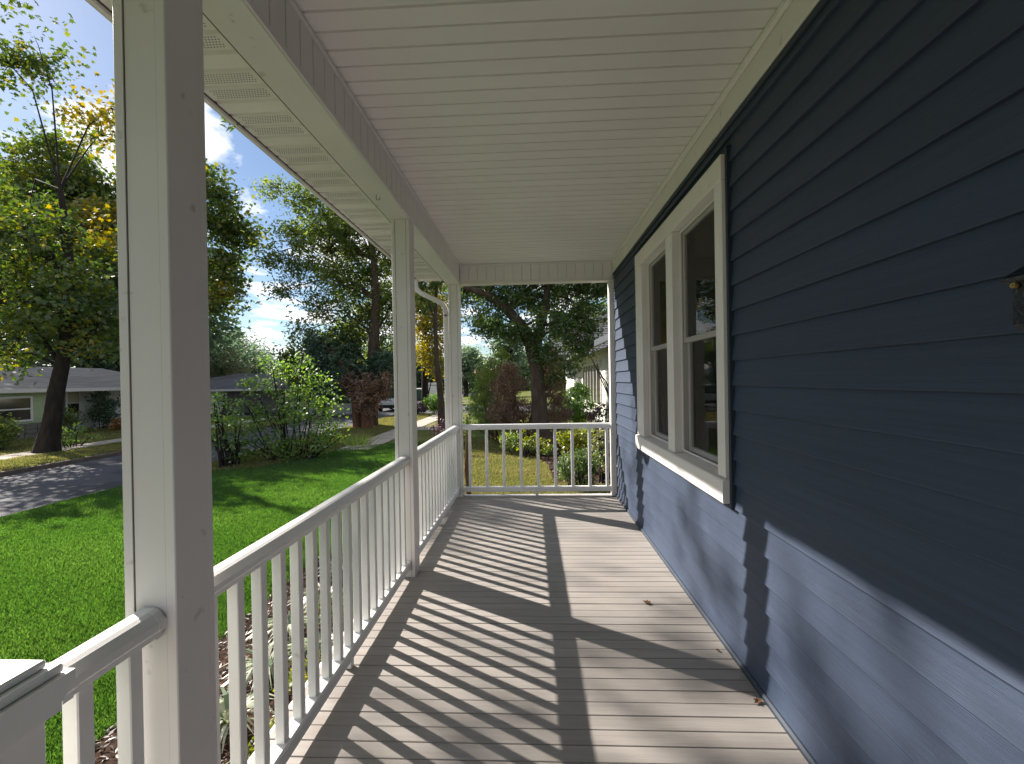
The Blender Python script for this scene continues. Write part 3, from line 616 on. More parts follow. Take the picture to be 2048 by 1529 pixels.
ENDTREE = [(-2.36,16.11,4.66,0.58), (-1.5,15.65,4.29,0.63), (-0.52,15.19,4.35,0.68), (0.42,15.73,4.34,0.74), (1.34,15.27,4.15,0.71), (2.35,15.82,4.4,0.74), (-1.78,15.64,3.42,0.49), (-1.05,15.17,3.34,0.61), (-0.28,14.7,3.02,0.45), (0.54,14.74,3.26,0.59), (1.28,15.77,3.28,0.63), (1.98,15.8,3.53,0.60), (0.61,14.64,2.43,0.42), (1.48,15.28,2.45,0.44), (1.94,15.6,2.64,0.38), (1.11,14.96,1.86,0.30), (0.77,14.95,1.45,0.23), (-1.99,16.13,5.38,0.90), (-0.33,15.2,5.37,1.02), (1.19,15.27,5.34,1.02), (2.54,15.33,5.32,1.02), (1.66,16.29,7.21,1.45), (-0.69,16.19,7.25,1.45), (-2.32,16.11,6.74,1.27)]
tree('yard_tree', 'thick leaning tree with forked limb beyond the end railing', (0.37, 15.23, -.78), END_TRUNK, ENDTREE, LM['end'], .12, 'oak', 105, 34, .17, M['bark'], 25,
     limbs=[[(0.06,15.22,2.4,0.23), (0.31,15.23,3.15,0.17), (0.53,15.24,4.17,0.13), (0.68,15.25,5.18,0.085)]])
# cedar clump: upright plumes, green outside, browned inside
def plumes(name, label, base, blobs, leaf, seed, cat='shrub', dens=420, size=.085, group=None):
    rng = np.random.default_rng(seed); t = tag(empty(name, base), label, cat, group); B = np.array(base)
    P, T, C = crown_points(blobs, dens, 26, .085, rng, .35)
    tip = np.tile(np.array((0, 0, 1.3)), (len(P), 1)) + (P - P.mean(0)) * .25
    link('foliage', leaves_from(P - B, size, rng, 'slim', 0, T, leaf, name + '_foliage', tip), t)
    st = MB()
    for (x, y, z, r) in blobs: st.tube([(rng.normal() * .12, rng.normal() * .12, -.05), (np.array((x, y, z)) - B) * .55 + np.array((0, 0, .05)), np.array((x, y, z)) - B], [.05, .035, .012], 6, .1, seed)
    st.build('stems', M['barkr'], t); return t
plumes('cedar_shrub', 'green plumed cedar bush at the left of the leaning tree', (-1.45, 16.95, -.76), [(-1.98,16.93,0.36,0.38), (-1.94,16.93,0.92,0.42), (-1.68,16.94,1.49,0.46), (-1.42,16.96,2.05,0.34), (-1.12,16.97,2.45,0.26), (-1.6,16.95,0.73,0.40), (-1.9,16.93,-0.22,0.38), (-1.42,16.95,-0.03,0.53)], LM['cedar'], 31)
plumes('withered_cedar', 'brown withered cedar branches around the base of the leaning tree', (-.3, 16.3, -.76), [(-0.99,16.37,0.75,0.48), (-0.71,16.38,1.29,0.44), (-0.82,16.38,0.01,0.55), (-0.36,16.4,0.37,0.44), (0.84,16.45,0.9,0.44), (0.92,16.46,0.16,0.48), (0.67,16.45,1.45,0.40), (0.59,16.44,2.18,0.40), (-0.28,16.4,-0.37,0.40), (0.73,16.45,-0.38,0.40), (-1.19,16.36,0.2,0.44), (-1.15,16.5,1.2,.42), (-.88,16.5,1.8,.34), (.62, 15.6, 2.3, .3), (.75, 15.6, 1.7, .28)], LM['dead'], 32)

def shrub(name, label, base, blobs, leaf, size, shape, dens, per, spread, seed, stems=6, bark='barkd', cat='shrub', up=.3, shell=.5, group=None, sr=.018):
    rng = np.random.default_rng(seed); t = tag(empty(name, base), label, cat, group); B = np.array(base)
    P, T, C = crown_points(blobs, dens * 1.9, per, spread, rng, shell); size *= 1.15
    k = P[:, 2] > base[2] + .02; P, T = P[k], T[k]
    link('foliage', leaves_from(P - B, size, rng, shape, up, T, leaf, name + '_foliage'), t)
    st = MB()
    for (x, y, z, r) in blobs:
        for _ in range(max(1, stems // len(blobs) + 1)):
            e = np.array((x, y, z)) - B + rng.normal(size=3) * r * .3; s = np.array((e[0] * .35 + rng.normal() * .1, e[1] * .35 + rng.normal() * .1, -.04))
            st.tube([s, (s + e) / 2 + rng.normal(size=3) * .08 * r, e, e + rng.normal(size=3) * r * .4 + np.array((0, 0, .3 * r))], [sr, sr * .8, sr * .5, .004], 5, .1, seed, cap=False)
    st.build('stems', M[bark], t); return t
shrub('large_shrub', 'big loose bright green shrub between the lawn and the road', (-6.95, 12.85, -.76), [(-7.7,12.87,2.11,0.26), (-7.58,13.18,1.89,0.38), (-6.97,13.2,2.03,0.36), (-8.01,12.86,1.38,0.42), (-7.23,13.09,1.21,0.50), (-6.5,13.33,1.42,0.42), (-6.12,13.14,0.97,0.36), (-8.27,12.55,0.74,0.42), (-7.54,12.68,0.5,0.52), (-6.7,12.92,0.47,0.53), (-5.97,12.95,0.31,0.38), (-7.94,12.36,0.04,0.32), (-7.28,12.59,-0.22,0.32), (-6.57,12.92,-0.27,0.33), (-5.75,12.96,-0.06,0.27), (-7.6,12.4,-.38,.38), (-6.9,12.6,-.42,.38), (-6.2,12.8,-.38,.34), (-8.1,12.2,-.34,.34)], LM['shrub'], .09, 'oval', 46, 20, .14, 41, stems=34, sr=.022)
shrub('leaning_shrub', 'smaller shrub with a slanting stem beside the nearest post', (-8.05, 11.6, -.76), [(-8.39,11.54,1.07,0.27), (-8.29,11.54,0.67,0.37), (-8.03,11.76,0.38,0.35), (-8.44,11.54,0.01,0.33), (-8.11,11.55,-0.19,0.32), (-7.97,11.86,-0.04,0.22)], LM['shrub'], .085, 'oval', 52, 18, .12, 42, stems=12, sr=.03)
shrub('boxwood_shrub', 'rounded dark green boxwood beside the neighbouring house', (1.75, 18.7, -.76), [(1.77,18.7,0.39,0.75), (1.25,18.67,0.3,0.54), (2.29,18.72,0.07,0.50), (1.99,18.71,0.91,0.37), (1.5, 18.6, -.2, .5)], LM['box'], .06, 'oval', 160, 26, .09, 43, shell=.75)
shrub('purple_shrub', 'dark purple leaved shrub near the right porch post', (1.95, 13.1, -.76), [(1.81,13.09,0.34,0.26), (2.04,13.1,0.56,0.20), (2.13,13.11,0.12,0.23), (1.95,13.1,-.2,.3)], LM['purple'], .07, 'oval', 130, 16, .07, 44)
shrub('lime_shrub', 'bright lime green shrub behind the end railing', (1.05, 10.66, -.76), [(0.82,10.65,0.09,0.21), (1.12,10.66,0.14,0.24), (0.99,10.65,-0.15,0.24), (1.35,10.67,-0.04,0.17), (1.05, 10.7, -.4, .24)], LM['lime'], .07, 'oval', 200, 18, .07, 45)
shrub('variegated_shrub', 'cream edged variegated shrub by the foot of the navy wall corner', (1.45, 9.47, -.76), [(1.46,9.47,0.28,0.16), (1.38,9.47,-0.03,0.19), (1.51,9.48,-0.3,0.17), (1.42, 9.47, .12, .15)], LM['varieg'], .05, 'oval', 260, 16, .055, 46)
shrub('dark_shrub', 'low dark clipped shrub in the bed behind the end railing', (.93, 9.05, -.76), [(0.84,9.05,-0.26,0.30), (1.09,9.06,-0.17,0.26), (0.64,9.04,-0.40,0.20), (0.99,9.05,-0.48,0.26)], LM['end'], .045, 'oval', 300, 22, .05, 47, shell=.7)
shrub('path_shrub', 'small twiggy shrub seen between the middle and corner posts', (-2.8, 13.4, -.76), [(-2.79,13.39,0.15,0.24), (-2.91,13.38,-0.03,0.24), (-2.67,13.39,-0.12,0.24), (-2.75, 13.4, -.4, .25)], LM['purple'], .07, 'slim', 110, 14, .08, 48)
shrub('bed_edge_plant', 'low leafy ground plant at the edge of the side bed', (-.25, 13.2, -.76), [(-0.45,13.19,-0.36,0.29), (-0.74,13.18,-0.3,0.27), (-0.09,13.21,-0.45,0.24), (0.21,13.22,-0.58,0.22), (0.5,12.9,-0.6,0.2)], LM['cedar'], .07, 'oval', 130, 16, .08, 49)
shrub('lime_seedling', 'yellow green sapling leaves in front of the leaning trunk', (-.15, 12.6, -.76), [(-.28, 12.6, .10, .13), (-.05, 12.6, -.25, .2), (.25, 12.5, -.35, .18), (-.3, 12.55, -.35, .14)], LM['lime'], .085, 'oval', 130, 10, .08, 50)
for nm, lb, bl, lm, sd in (('round_bush', 'small round bush on the verge beyond the path', [(-6.9,31.2,-.05,.62), (-6.6,31.1,-.25,.5)], 'box', 51), ('low_bush', 'dark low bush beside the middle post on the far verge', [(-8.4,30.6,-.15,.5), (-7.7,30.4,-.35,.4)], 'purple', 52)):
    shrub(nm, lb, (bl[0][0], bl[0][1], -.76), bl, LM[lm], .10, 'oval', 110, 22, .13, sd, shell=.75)
# slender trees on the verge
tree('slender_tree', 'slender dark tree with thin yellow green leaves beyond the path', (-9.09, 37.6, -.86), [(-9.09,37.6,-.9,.30), (-9.05,37.6,2.5,.25), (-9.02,37.64,5.5,.20), (-9.0,37.64,9.5,.12)],
     [(-8.74,36.65,5.74,1.24), (-8.98,36.64,3.9,1.0), (-7.95,36.68,4.07,1.24), (-7.56,36.7,2.62,1.0), (-9.5,37.2,7.6,1.8), (-8.2,37,8.6,1.9), (-7.3,37,6.2,1.5)], LM['yellow'], .24, 'oval', 30, 22, .36, M['barkd'], 53)
tree('crooked_tree', 'thin crooked trunk rising beside the corner post and downspout', (-4.25, 20.83, -.76), [(-4.25,20.83,-.8,.20), (-4.27,20.83,.6,.15), (-4.45,20.82,2.47,.11), (-4.48,20.82,4.35,.09), (-4.4,20.9,6.0,.06)],
     [(-4.6,20.9,6.6,1.2), (-5.2,21,5.4,.8), (-3.7,20.8,6.2,.8), (-4.3,21,7.9,1.3)], LM['end'], .15, 'oak', 46, 28, .24, M['bark'], 54)
# trees behind the houses across the road, and far off
BK = 'trees behind the houses across the road'
def back_tree(label, x, y, r, top, leaf, seed, size=.42, dens=9, name='background_tree', group=BK):
    rng = random.Random(seed); bl = [(x, y, top - r, r)]
    z = top - r * 1.2
    while z > 1.2: bl.append((x + rng.uniform(-.5, .5) * r, y + rng.uniform(-.4, .4) * r, z, r * rng.uniform(.75, 1.05))); z -= r * .8
    for _ in range(4): bl.append((x + rng.uniform(-1, 1) * r, y + rng.uniform(-.6, .6) * r, rng.uniform(2.5, top - r), r * rng.uniform(.5, .8)))
    tree(name, label, (x, y, -.85), [(x, y, -.9, .4), (x, y, top * .5, .28), (x, y, top * .8, .1)], bl, leaf, size, 'oval', dens, 26, r * .22, M['barkd'], seed, group=group, twigs=False)
back_tree('tall dark tree behind the pale green house, farthest left', -44, 33, 5.0, 20.5, LM['maple'], 61)
back_tree('tall green tree rising behind the green house roof', -36.5, 35, 4.4, 17.0, LM['fardark'], 62)
back_tree('dense tree behind the right half of the green house', -34.0, 38, 3.0, 10.0, LM['fardark'], 63)
back_tree('very tall tree behind the maple crown', -38, 44, 5.5, 20.5, LM['fardark'], 64, .6, 4)
tree('pale_willow', 'pale grey green willow rising behind the grey roofed house', (-31.2, 44.7, -.85), [(-31.2,44.7,-.9,.3), (-31.2,44.7,2.5,.2)], [(-31.44,44.65,3.8,1.5), (-32.4,44.62,2.6,1.3), (-30.0,44.71,2.8,1.3), (-31.2,44.7,1.8,1.8)], LM['farpale'], .30, 'slim', 26, 26, .34, M['bark'], 65, twigs=False)
tree('distant_tree', 'dark blue green tree far behind the pale willow', (-41, 58.2, -.85), [(-41,58.2,-.9,.4), (-41,58.2,4,.25)], [(-42.3,58.18,6.87,1.6), (-40.62,58.26,7.18,1.7), (-42.69,58.17,4.2,1.9), (-38.33,58.36,4.79,1.5), (-41.67,58.21,4.85,2.2), (-37.34,58.4,3.4,1.3), (-40,58,2.5,2.4), (-43.5,58,2.5,2.4), (-37,58.4,2,1.8)], LM['fardark'], .42, 'oval', 12, 26, .5, M['barkd'], 66, twigs=False)
tree('roadside_tree', 'leafy tree standing behind the big loose shrub', (-17.0, 33.3, -.85), [(-17,33.3,-.9,.3), (-17,33.3,2,.2)], [(-17.54,33.26,4.04,1.2), (-16.01,33.32,4.39,1.1), (-17.94,33.24,2.53,1.3), (-17.01,33.28,1.75,1.4), (-15.4,33.3,2.6,1.2), (-14.6,33.3,3.4,1.0), (-14.2, 33.6, 5.2, 1.2)], LM['oak'], .28, 'oval', 20, 22, .32, M['bark'], 67, twigs=False)
tree('added_shade_tree', 'unseen tree added behind the viewer to cut the light on the porch', (-8.2, -4.5, -.76), [(-8.2,-4.5,-.8,.3), (-8.2,-4.5,3,.24), (-8.1,-4.4,6,.14)], [(-8.2,-4.5,5.5,2.4), (-6.8,-5.5,4.6,1.8), (-9.4,-3.2,5.0,1.8), (-6.9,-3.4,6.2,1.6), (-8.2,-5.8,7.2,1.9)], LM['oak'], .28, 'oval', 34, 30, .36, M['bark'], 68, twigs=False)  # out-of-view tree, added to dim the faces turned to the viewer
FR = 'trees far down the street'
for i, (x, y, r, top, lf, lb) in enumerate(((-9.2, 62, 1.7, 6.2, 'fardark', 'dark far tree seen past the corner post'), (-5.2, 60, 1.5, 3.4, 'dead', 'russet low tree far off left of the cedar'), (-1.5, 31, 1.1, 5.6, 'fardark', 'tree rising behind the cedar bush'),
        (-14, 95, 5, 9, 'oak', 'broad tree closing the street end'), (-23, 90, 5, 9, 'fardark', 'dark tree at the street end left of the broad one'), (-3, 98, 6, 10, 'fardark', 'far tree right of the street end'), (8, 90, 6, 11, 'oak', 'far tree behind the neighbouring roof'),
        (-32, 88, 6, 10, 'oak', 'far tree behind the big loose shrub'), (-60, 85, 7, 12, 'fardark', 'far tree behind the grey roofed house'))):
    back_tree(lb, x, y, r, top, LM[lf], 70 + i, .5 if y > 50 else .25, 6 if y > 50 else 14, 'far_tree', FR)
# woody vine just outside the corner post
vm = MB().tube([(0, 0, 0), (.015, .01, .5), (-.01, 0, 1.0), (.01, 0, 1.45), (0, .02, 1.72)], [.04, .036, .032, .028, .012], 8, .2, 5)
vt = tag(empty('woody_vine', (-.885, 6.02, -.75)), 'rough brown vine stem against the far side of the corner post', 'vine'); vm.build('stem', M['barkr'], vt)
rng = np.random.default_rng(81); P = np.array((0, 0, 1.72)) + rng.normal(size=(90, 3)) * (.05, .05, .16) - (0, 0, .05)
link('leaves', leaves_from(P, .06, rng, 'oval', .2, rng.uniform(0, .6, 90), LM['end'], 'vine_leaves'), vt)
# bare arching twigs by the neighbour's window
tw = MB()
for a in range(4): tw.tube([(0, 0, 0), (-.1 - .1 * a, .05, 1.0 + .2 * a), (-.35 - .12 * a, .1, 1.9 + .15 * a), (-.75 - .1 * a, .1, 2.5 + .2 * a)], [.03, .022, .015, .006], 6, .1, a)
tt = tag(empty('bare_shrub', (2.75, 13.6, -.76)), 'bare arching grey stems in front of the neighbouring window', 'shrub'); tw.build('stems', M['bark'], tt)

# ================================================================ planting bed
def lilyturf(x, y, s, seed, label):
    r = np.random.default_rng(seed); t = tag(empty('lilyturf', (x, y, G + .016)), label, 'plant', 'striped lilyturf along the porch'); V = []; T = []
    for i in range(58):
        a = r.uniform(0, 6.283); l = s * r.uniform(.7, 1.15); w = .011 * r.uniform(.7, 1.3); d = np.array((math.cos(a), math.sin(a), 0)); n = np.array((-d[1], d[0], 0)); h = l * r.uniform(.45, .85); tt_ = r.choice([.1, .6, .95])
        q = [d * (l * .9 * u) * u ** .35 + np.array((0, 0, h * (1.9 * u - 1.55 * u * u) + .01)) for u in (0, .25, .5, .75, 1.0)]
        for k in range(4):
            w0, w1 = w * (1, 1, .9, .6, .1)[k], w * (1, 1, .9, .6, .1)[k + 1]
            V += [q[k] - n * w0, q[k] + n * w0, q[k + 1] + n * w1, q[k + 1] - n * w1]; T.append(tt_ * (1 if i % 3 else .7))
    link('leaves', np_mesh('lilyturf_leaves', np.array(V), 4, LM['lily'], T), t)
for i, (x, y, s, lb) in enumerate(((-1.62, 1.55, .30, 'nearest striped lilyturf clump below the short railing'), (-1.75, 2.15, .32, 'striped lilyturf clump by the nearest post'), (-1.95, 2.75, .33, 'third striped lilyturf clump from the newel'),
        (-2.05, 3.30, .36, 'tall striped lilyturf clump midway along the side railing'), (-2.15, 3.80, .36, 'striped lilyturf clump leaning onto the lawn edge'), (-2.1, 4.35, .36, 'striped lilyturf clump behind the middle balusters'),
        (-2.2, 4.95, .34, 'striped lilyturf clump before the middle post'), (-1.75, 3.55, .26, 'small lilyturf clump close to the porch edge'))): lilyturf(x, y, s, 90 + i, lb)
for i, (x, y, lb) in enumerate(((-1.50, 2.55, 'low yellow leaved plant nearest the porch'), (-1.62, 3.15, 'low yellow leaved plant beside the lilyturf'), (-1.9, 4.05, 'yellow leaved plant behind the side balusters'), (-1.8, 4.75, 'yellow leaved plant toward the middle post'))):
    shrub('golden_plant', lb, (x, y, G + .01), [(x, y, -.62, .13), (x + .1, y + .08, -.66, .1), (x - .08, y - .07, -.66, .1)], LM['lime'], .028, 'oval', 900, 12, .03, 110 + i, cat='plant', group='golden plants in the bed', sr=.004)
rng = np.random.default_rng(7)
n = 9000; P = np.column_stack([rng.uniform(-2.75, -1.16, n), rng.uniform(.5, 6.0, n), G + .022 + rng.random(n) * .022])
tag(link('mulch_chips', leaves_from(P, .05, rng, 'slim', 2.2, rng.beta(1.2, 3, n), LM['litter'], 'mulch_chips')), 'brown bark mulch and leaf litter covering the planting bed', 'mulch', kind='stuff')
n = 6000; P = np.column_stack([rng.uniform(-1.4, 2.9, n), rng.uniform(8.6, 16.5, n), G + .022 + rng.random(n) * .02])
k = (P[:, 0] > .4 - np.clip(P[:, 1] - 11.6, 0, 4) * .42) & (P[:, 1] > 9.4 - (P[:, 0] - .4) * .45)
tag(link('leaf_litter', leaves_from(P[k], .09, rng, 'oval', 2.0, rng.beta(1.3, 2.5, k.sum()), LM['litter'], 'leaf_litter')), 'pinkish brown leaf litter under the shrubs by the end railing', 'leaf litter', kind='stuff')
def fallen(x, y, s, sd, lb):
    r = np.random.default_rng(sd); V = []
    pts = [(0, -1), (.3, -.5), (.55, 0), (.3, .6), (0, 1), (-.3, .55), (-.5, 0), (-.28, -.5)]
    a = r.uniform(0, 6.28)
    vs = [((px * math.cos(a) - py * math.sin(a)) * s, (px * math.sin(a) + py * math.cos(a)) * s, .03 + abs(px) * s * .6 + r.random() * .01) for px, py in pts] + [(0, 0, .028)]
    tag(MB().add(vs, [(i, (i + 1) % 8, 8) for i in range(8)]).build('fallen_leaf', MTAN, loc=(x, y, G + .012)), lb, 'leaf', 'large tan leaves lying in the bed')
MTAN = mat('tan_leaf', (0.34, 0.20, 0.13), 0.8, 0.2, var=0.25, vscale=30)
fallen(-1.52, 2.35, .10, 1, 'long tan leaf leaning by the balusters in the bed'); fallen(-2.35, 2.75, .06, 2, 'tan leaf at the lawn edge of the bed'); fallen(-1.9, 1.9, .05, 3, 'small tan leaf in the mulch near the short railing'); fallen(-2.3, 3.1, .06, 4, 'tan leaf beside the midway lilyturf'); fallen(-1.45, 3.0, .06, 5, 'tan leaf under the side railing')

# ================================================================ grass
def in_poly(P, poly):
    x, y = P[:, 0], P[:, 1]; ins = np.zeros(len(P), bool); n = len(poly)
    for i in range(n):
        (x0, y0), (x1, y1) = poly[i], poly[(i + 1) % n]
        c = ((y0 > y) != (y1 > y)) & (x < (x1 - x0) * (y - y0) / (y1 - y0 + 1e-9) + x0); ins ^= c
    return ins
def grass(name, label, poly, n, h, w, z, m, seed, near=None, patch=.3, power=1.0):
    rng = np.random.default_rng(seed); a = np.array(poly); lo, hi = a.min(0), a.max(0)
    P = rng.uniform(lo, hi, (int(n * 4), 2)); P = P[in_poly(P, poly)]
    d = np.hypot(P[:, 0], P[:, 1]); keep = rng.random(len(P)) < np.clip((near / d) ** power, 0, 1); P = P[keep][:n]; k = len(P); d = d[keep][:n]
    wave = np.sin(P[:, 0] * 2.1 + np.sin(P[:, 1] * 1.3) * 1.6) * .5 + np.sin(P[:, 1] * 3.7 + P[:, 0] * 1.1) * .5
    H = h * rng.uniform(.55, 1.25, k) * (1 + .22 * wave); Wd = w * rng.uniform(.7, 1.4, k) * np.clip(d / 5, 1, 3.5)
    th = rng.uniform(0, 6.283, k); lean = rng.uniform(.1, .75, k)
    dx, dy = np.cos(th), np.sin(th); b = np.column_stack([P, np.full(k, z)])
    s = np.column_stack([-dy, dx, np.zeros(k)]) * Wd[:, None]; tipv = np.column_stack([dx * lean * H, dy * lean * H, H])
    mid = b + tipv * np.array((.35, .35, .6))
    V = np.stack([b - s, b + s, mid + s * .8, b + tipv, mid - s * .8], 1).reshape(-1, 3)
    T = np.clip(.42 + patch * .5 * wave + rng.normal(0, .18, k), 0, 1)
    return tag(link(name, np_mesh(name, V, 5, m, T)), label, 'grass', kind='stuff')
grass('lawn_grass', 'lush bright green mown lawn grass in front of the porch', [(-9.1, .6), (-9.1, 14.0), (-6.4, 14.6), (-4.9, 16.0), (-2.2, 16.0), (-1.6, 6.6), (-1.95, 6.1), (-2.72, 5.4), (-2.72, .6)], 520000, .042, .0021, G + .004, LM['grass'], 200, near=3.6, patch=.42, power=1.35)
grass('side_lawn_grass', 'thin yellowish grass beyond the end railing', [(-2.3, 16.5), (-1.55, 6.0), (2.7, 6.0), (2.7, 9.0), (0.45, 9.6), (0.35, 11.6), (-0.2, 13.4), (-1.2, 15.8)], 90000, .045, .0032, G + .004, LM['dry'], 201, near=6.5, power=1.2)
grass('verge_grass', 'uneven grass on the verge around the shrubs', [(-9.15, 10.6), (-9.15, 30), (-6.5, 30), (-6.5, 14.3), (-6.4, 14.1), (-7.2, 11.5)], 60000, .07, .004, G + .002, LM['dry'], 202, near=12, power=1.0)
grass('far_verge_grass', 'shaded grass under the maple across the road', [(-16.5, 5), (-16.5, 30), (-14.4, 30), (-14.4, 5)], 40000, .06, .004, FG + .001, LM['dry'], 203, near=16, power=1.0)
grass('far_lawn_grass', 'front lawn of the pale green house', [(-25.0, 8), (-25.0, 30), (-17.8, 30), (-17.8, 8)], 40000, .06, .005, FG + .001, LM['dry'], 204, near=22, power=1.0)
tuft = [(-6.15, 15.5), (-6.0, 15.7), (-6.3, 15.9)]
for i, (x, y) in enumerate(tuft[:1]):
    rng = np.random.default_rng(210 + i); n = 160; P = np.array((x, y, G)) + rng.normal(size=(n, 3)) * (.18, .18, 0); V = []
    for p in P:
        d = np.array((*(p[:2] - (x, y)) * 1.2, rng.uniform(.3, .5))); s = np.array((.008, .008, 0)); V += [p - s, p + s, p + d]
    tt = tag(empty('grass_tuft', (0, 0, 0)), 'tall tuft of grass beside the near end of the pavement', 'plant'); link('blades', np_mesh('tuft', np.array(V), 3, LM['cedar'], rng.random(n)), tt)

# ================================================================ houses
M['green'] = mat('pale_green_siding', (0.44, 0.53, 0.31), 0.7, 0.3, var=0.08, vscale=1.5)
M['offwhite'] = mat('offwhite_siding', (0.72, 0.72, 0.69), 0.7, 0.3, var=0.08, vscale=1.5)
M['cream'] = mat('cream_siding', (0.74, 0.73, 0.68), 0.7, 0.3, var=0.06, vscale=1.5)
M['shingle'] = mat('grey_shingle', (0.33, 0.305, 0.29), 0.95, 0.15, var=0.2, vscale=3, bump=.6, bscale=12, stretch=(1, .3, 3))
M['shingled'] = mat('dark_shingle', (0.125, 0.125, 0.135), 0.95, 0.15, var=0.2, vscale=3, bump=.6, bscale=12, stretch=(.3, 1, 3))
M['block'] = mat('foundation_block', (0.17, 0.16, 0.15), 0.95, 0.1, var=0.25, vscale=2.5, bump=.5, bscale=12)
M['beige'] = mat('beige_soffit', (0.46, 0.36, 0.26), 0.8, 0.2, var=0.05)
M['shutter'] = mat('blue_shutter', (0.10, 0.20, 0.24), 0.6, 0.3)
M['houseglass'] = mat('house_window_glass', (0.035, 0.032, 0.03), 0.08, 0.6)
M['blindw'] = mat('window_shade', (0.55, 0.50, 0.38), 0.7, 0.2)
M['maroon'] = mat('maroon_tarp', (0.075, 0.012, 0.014), 0.6, 0.3)
def part(t, mb, name, m, parent=None):
    me = mb.mesh(name, m)
    if parent is None: me.transform(Matrix.Translation(-t.location))
    o = link(name, me, parent or t); return o
def lapwall_x(t, x, y0, y1, z0, z1, e, m, out=1):
    """wall facing +-X in separate boards"""
    z = z0
    while z < z1 - .01:
        zt = min(z + e, z1)
        part(t, MB().prism([(x, z), (x + out * .022, z), (x + out * .002, zt), (x, zt)], 'y', y0, y1), 'siding_board', m); z += e
def window_x(t, x, y0, y1, z0, z1, out=1, shade=True, panes=1):
    w = empty('window'); w.parent = t; w.location = Vector((x, (y0 + y1) / 2, z0)) - t.location
    def wp(mb, n, m):
        me = mb.mesh(n, m); me.transform(Matrix.Translation((-x, -(y0 + y1) / 2, -z0))); link(n, me, w)
    f = .09; a, b = sorted((x + out * .005, x + out * .06))
    fr = MB().box(a, b, y0 - f, y0, z0 - f, z1 + f).box(a, b, y1, y1 + f, z0 - f, z1 + f).box(a, b, y0, y1, z1, z1 + f).box(a, b, y0, y1, z0 - f, z0)
    for i in range(1, panes):
        yy = y0 + (y1 - y0) * i / panes; fr.box(a, b - .005, yy - .04, yy + .04, z0, z1)
    if panes == 1: fr.box(a, b - .01, y0, y1, (z0 + z1) / 2 - .03, (z0 + z1) / 2 + .03)
    wp(fr, 'frame', M['white'])
    c, d = sorted((x + out * .004, x + out * .02)); wp(MB().box(c, d, y0, y1, z0, z1), 'pane', M['houseglass'])
    if shade: wp(MB().box(*sorted((x + out * .021, x + out * .026)), y0 + .02, y1 - .02, (z0 + z1) / 2 + .04, z1 - .02), 'shade', M['blindw'])
HG = tag(empty('green_house', (-26, 22, FG)), 'single storey house with pale green and white siding behind the maple', 'house')
part(HG, MB().box(-33, -24.03, 13, 28.5, FG, 1.45), 'wall_core', M['offwhite'])
part(HG, MB().box(-24.9, -23.02, 12.5, 20.28, FG, 1.42), 'wing_core', M['offwhite'])
lapwall_x(HG, -23.01, 12.5, 20.28, -.35, 1.40, .20, M['green'])
lapwall_x(HG, -24.02, 20.29, 21.95, -.35, 1.40, .20, M['green'])
lapwall_x(HG, -24.02, 21.96, 28.5, -.78, 1.40, .18, M['offwhite'])
part(HG, MB().box(-23.04, -22.98, 12.5, 20.3, FG, -.35), 'foundation', M['block'])
for i in range(3):
    for j in range(5): part(HG, MB().cbox(-22.9, -22.3, 18.2 + j * .52, 18.70 + j * .52, FG + .22 * i, FG + .21 + .22 * i, .015), 'block', M['block'])
for sgn, yy in ((1, 0),):
    part(HG, MB().prism([(-22.55, 1.32), (-22.55, 1.42), (-29, 2.72), (-35, 1.45), (-35, 1.35), (-29, 2.60)], 'y', 12.0, 29.0), 'roof', M['shingle'])
part(HG, MB().box(-22.55, -22.50, 12.0, 29.0, 1.27, 1.43), 'fascia_board', M['white'])
window_x(HG, -23.99, 22.05, 22.66, .12, 1.20)
window_x(HG, -22.985, 18.2, 19.5, .05, 1.02, shade=False, panes=1)
part(HG, MB().cbox(-23.98, -23.94, 21.60, 21.92, -.35, 1.24, .01), 'shutter', M['shutter']); part(HG, MB().cbox(-23.98, -23.94, 21.25, 21.3, -.35, 1.24, .01), 'shutter', M['shutter'])
window_x(HG, -23.99, 25.2, 26.6, .1, 1.0, shade=False)
tarp = tag(MB().cbox(-22.9, -21.9, 23.8, 25.4, FG, -.15, .12).build('covered_pile', M['maroon']), 'maroon covered pile against the white part of the house', 'tarp')
shrub('wall_vine_shrub', 'dark upright shrub between the window and the maroon pile', (-23.2, 23.2, FG), [(-23.3,23.2,.9,.38), (-23.2,23.1,.3,.45), (-23.2,23.4,-.2,.5), (-23.3,23.8,.5,.35)], LM['fardark'], .12, 'oval', 80, 20, .15, 301)
shrub('porch_shrub', 'thin shrub on the wall beside the green wing', (-22.4, 20.6, FG), [(-22.4,20.5,.2,.4), (-22.4,20.9,.0,.35), (-22.4,20.7,-.4,.4)], LM['oak'], .10, 'oval', 60, 14, .15, 302)
shrub('flower_bed_shrub', 'row of orange yellow flowering plants along the white wall', (-21.0, 23.0, FG), [(-21.1,21.9,-.5,.3), (-21.0,22.4,-.45,.35), (-21.0,22.9,-.4,.36), (-20.9,23.4,-.4,.34), (-20.8,23.9,-.45,.34)], LM['flower'], .10, 'oval', 110, 18, .12, 303, cat='plant')
shrub('red_leaf_shrub', 'reddish shrub at the end of the flower row', (-20.3, 24.2, FG), [(-20.4,24.1,-.42,.36), (-20.2,24.5,-.48,.32)], LM['dead'], .10, 'oval', 120, 18, .12, 304)
shrub('sapling', 'small leafy sapling beside the far pavement', (-17.2, 16.0, FG), [(-17.4,15.7,-.10,.22), (-17.1,16.0,-.18,.24), (-17.25,15.9,-.5,.16), (-16.9,16.5,-.42,.16)], LM['shrub'], .11, 'oval', 90, 10, .11, 305)
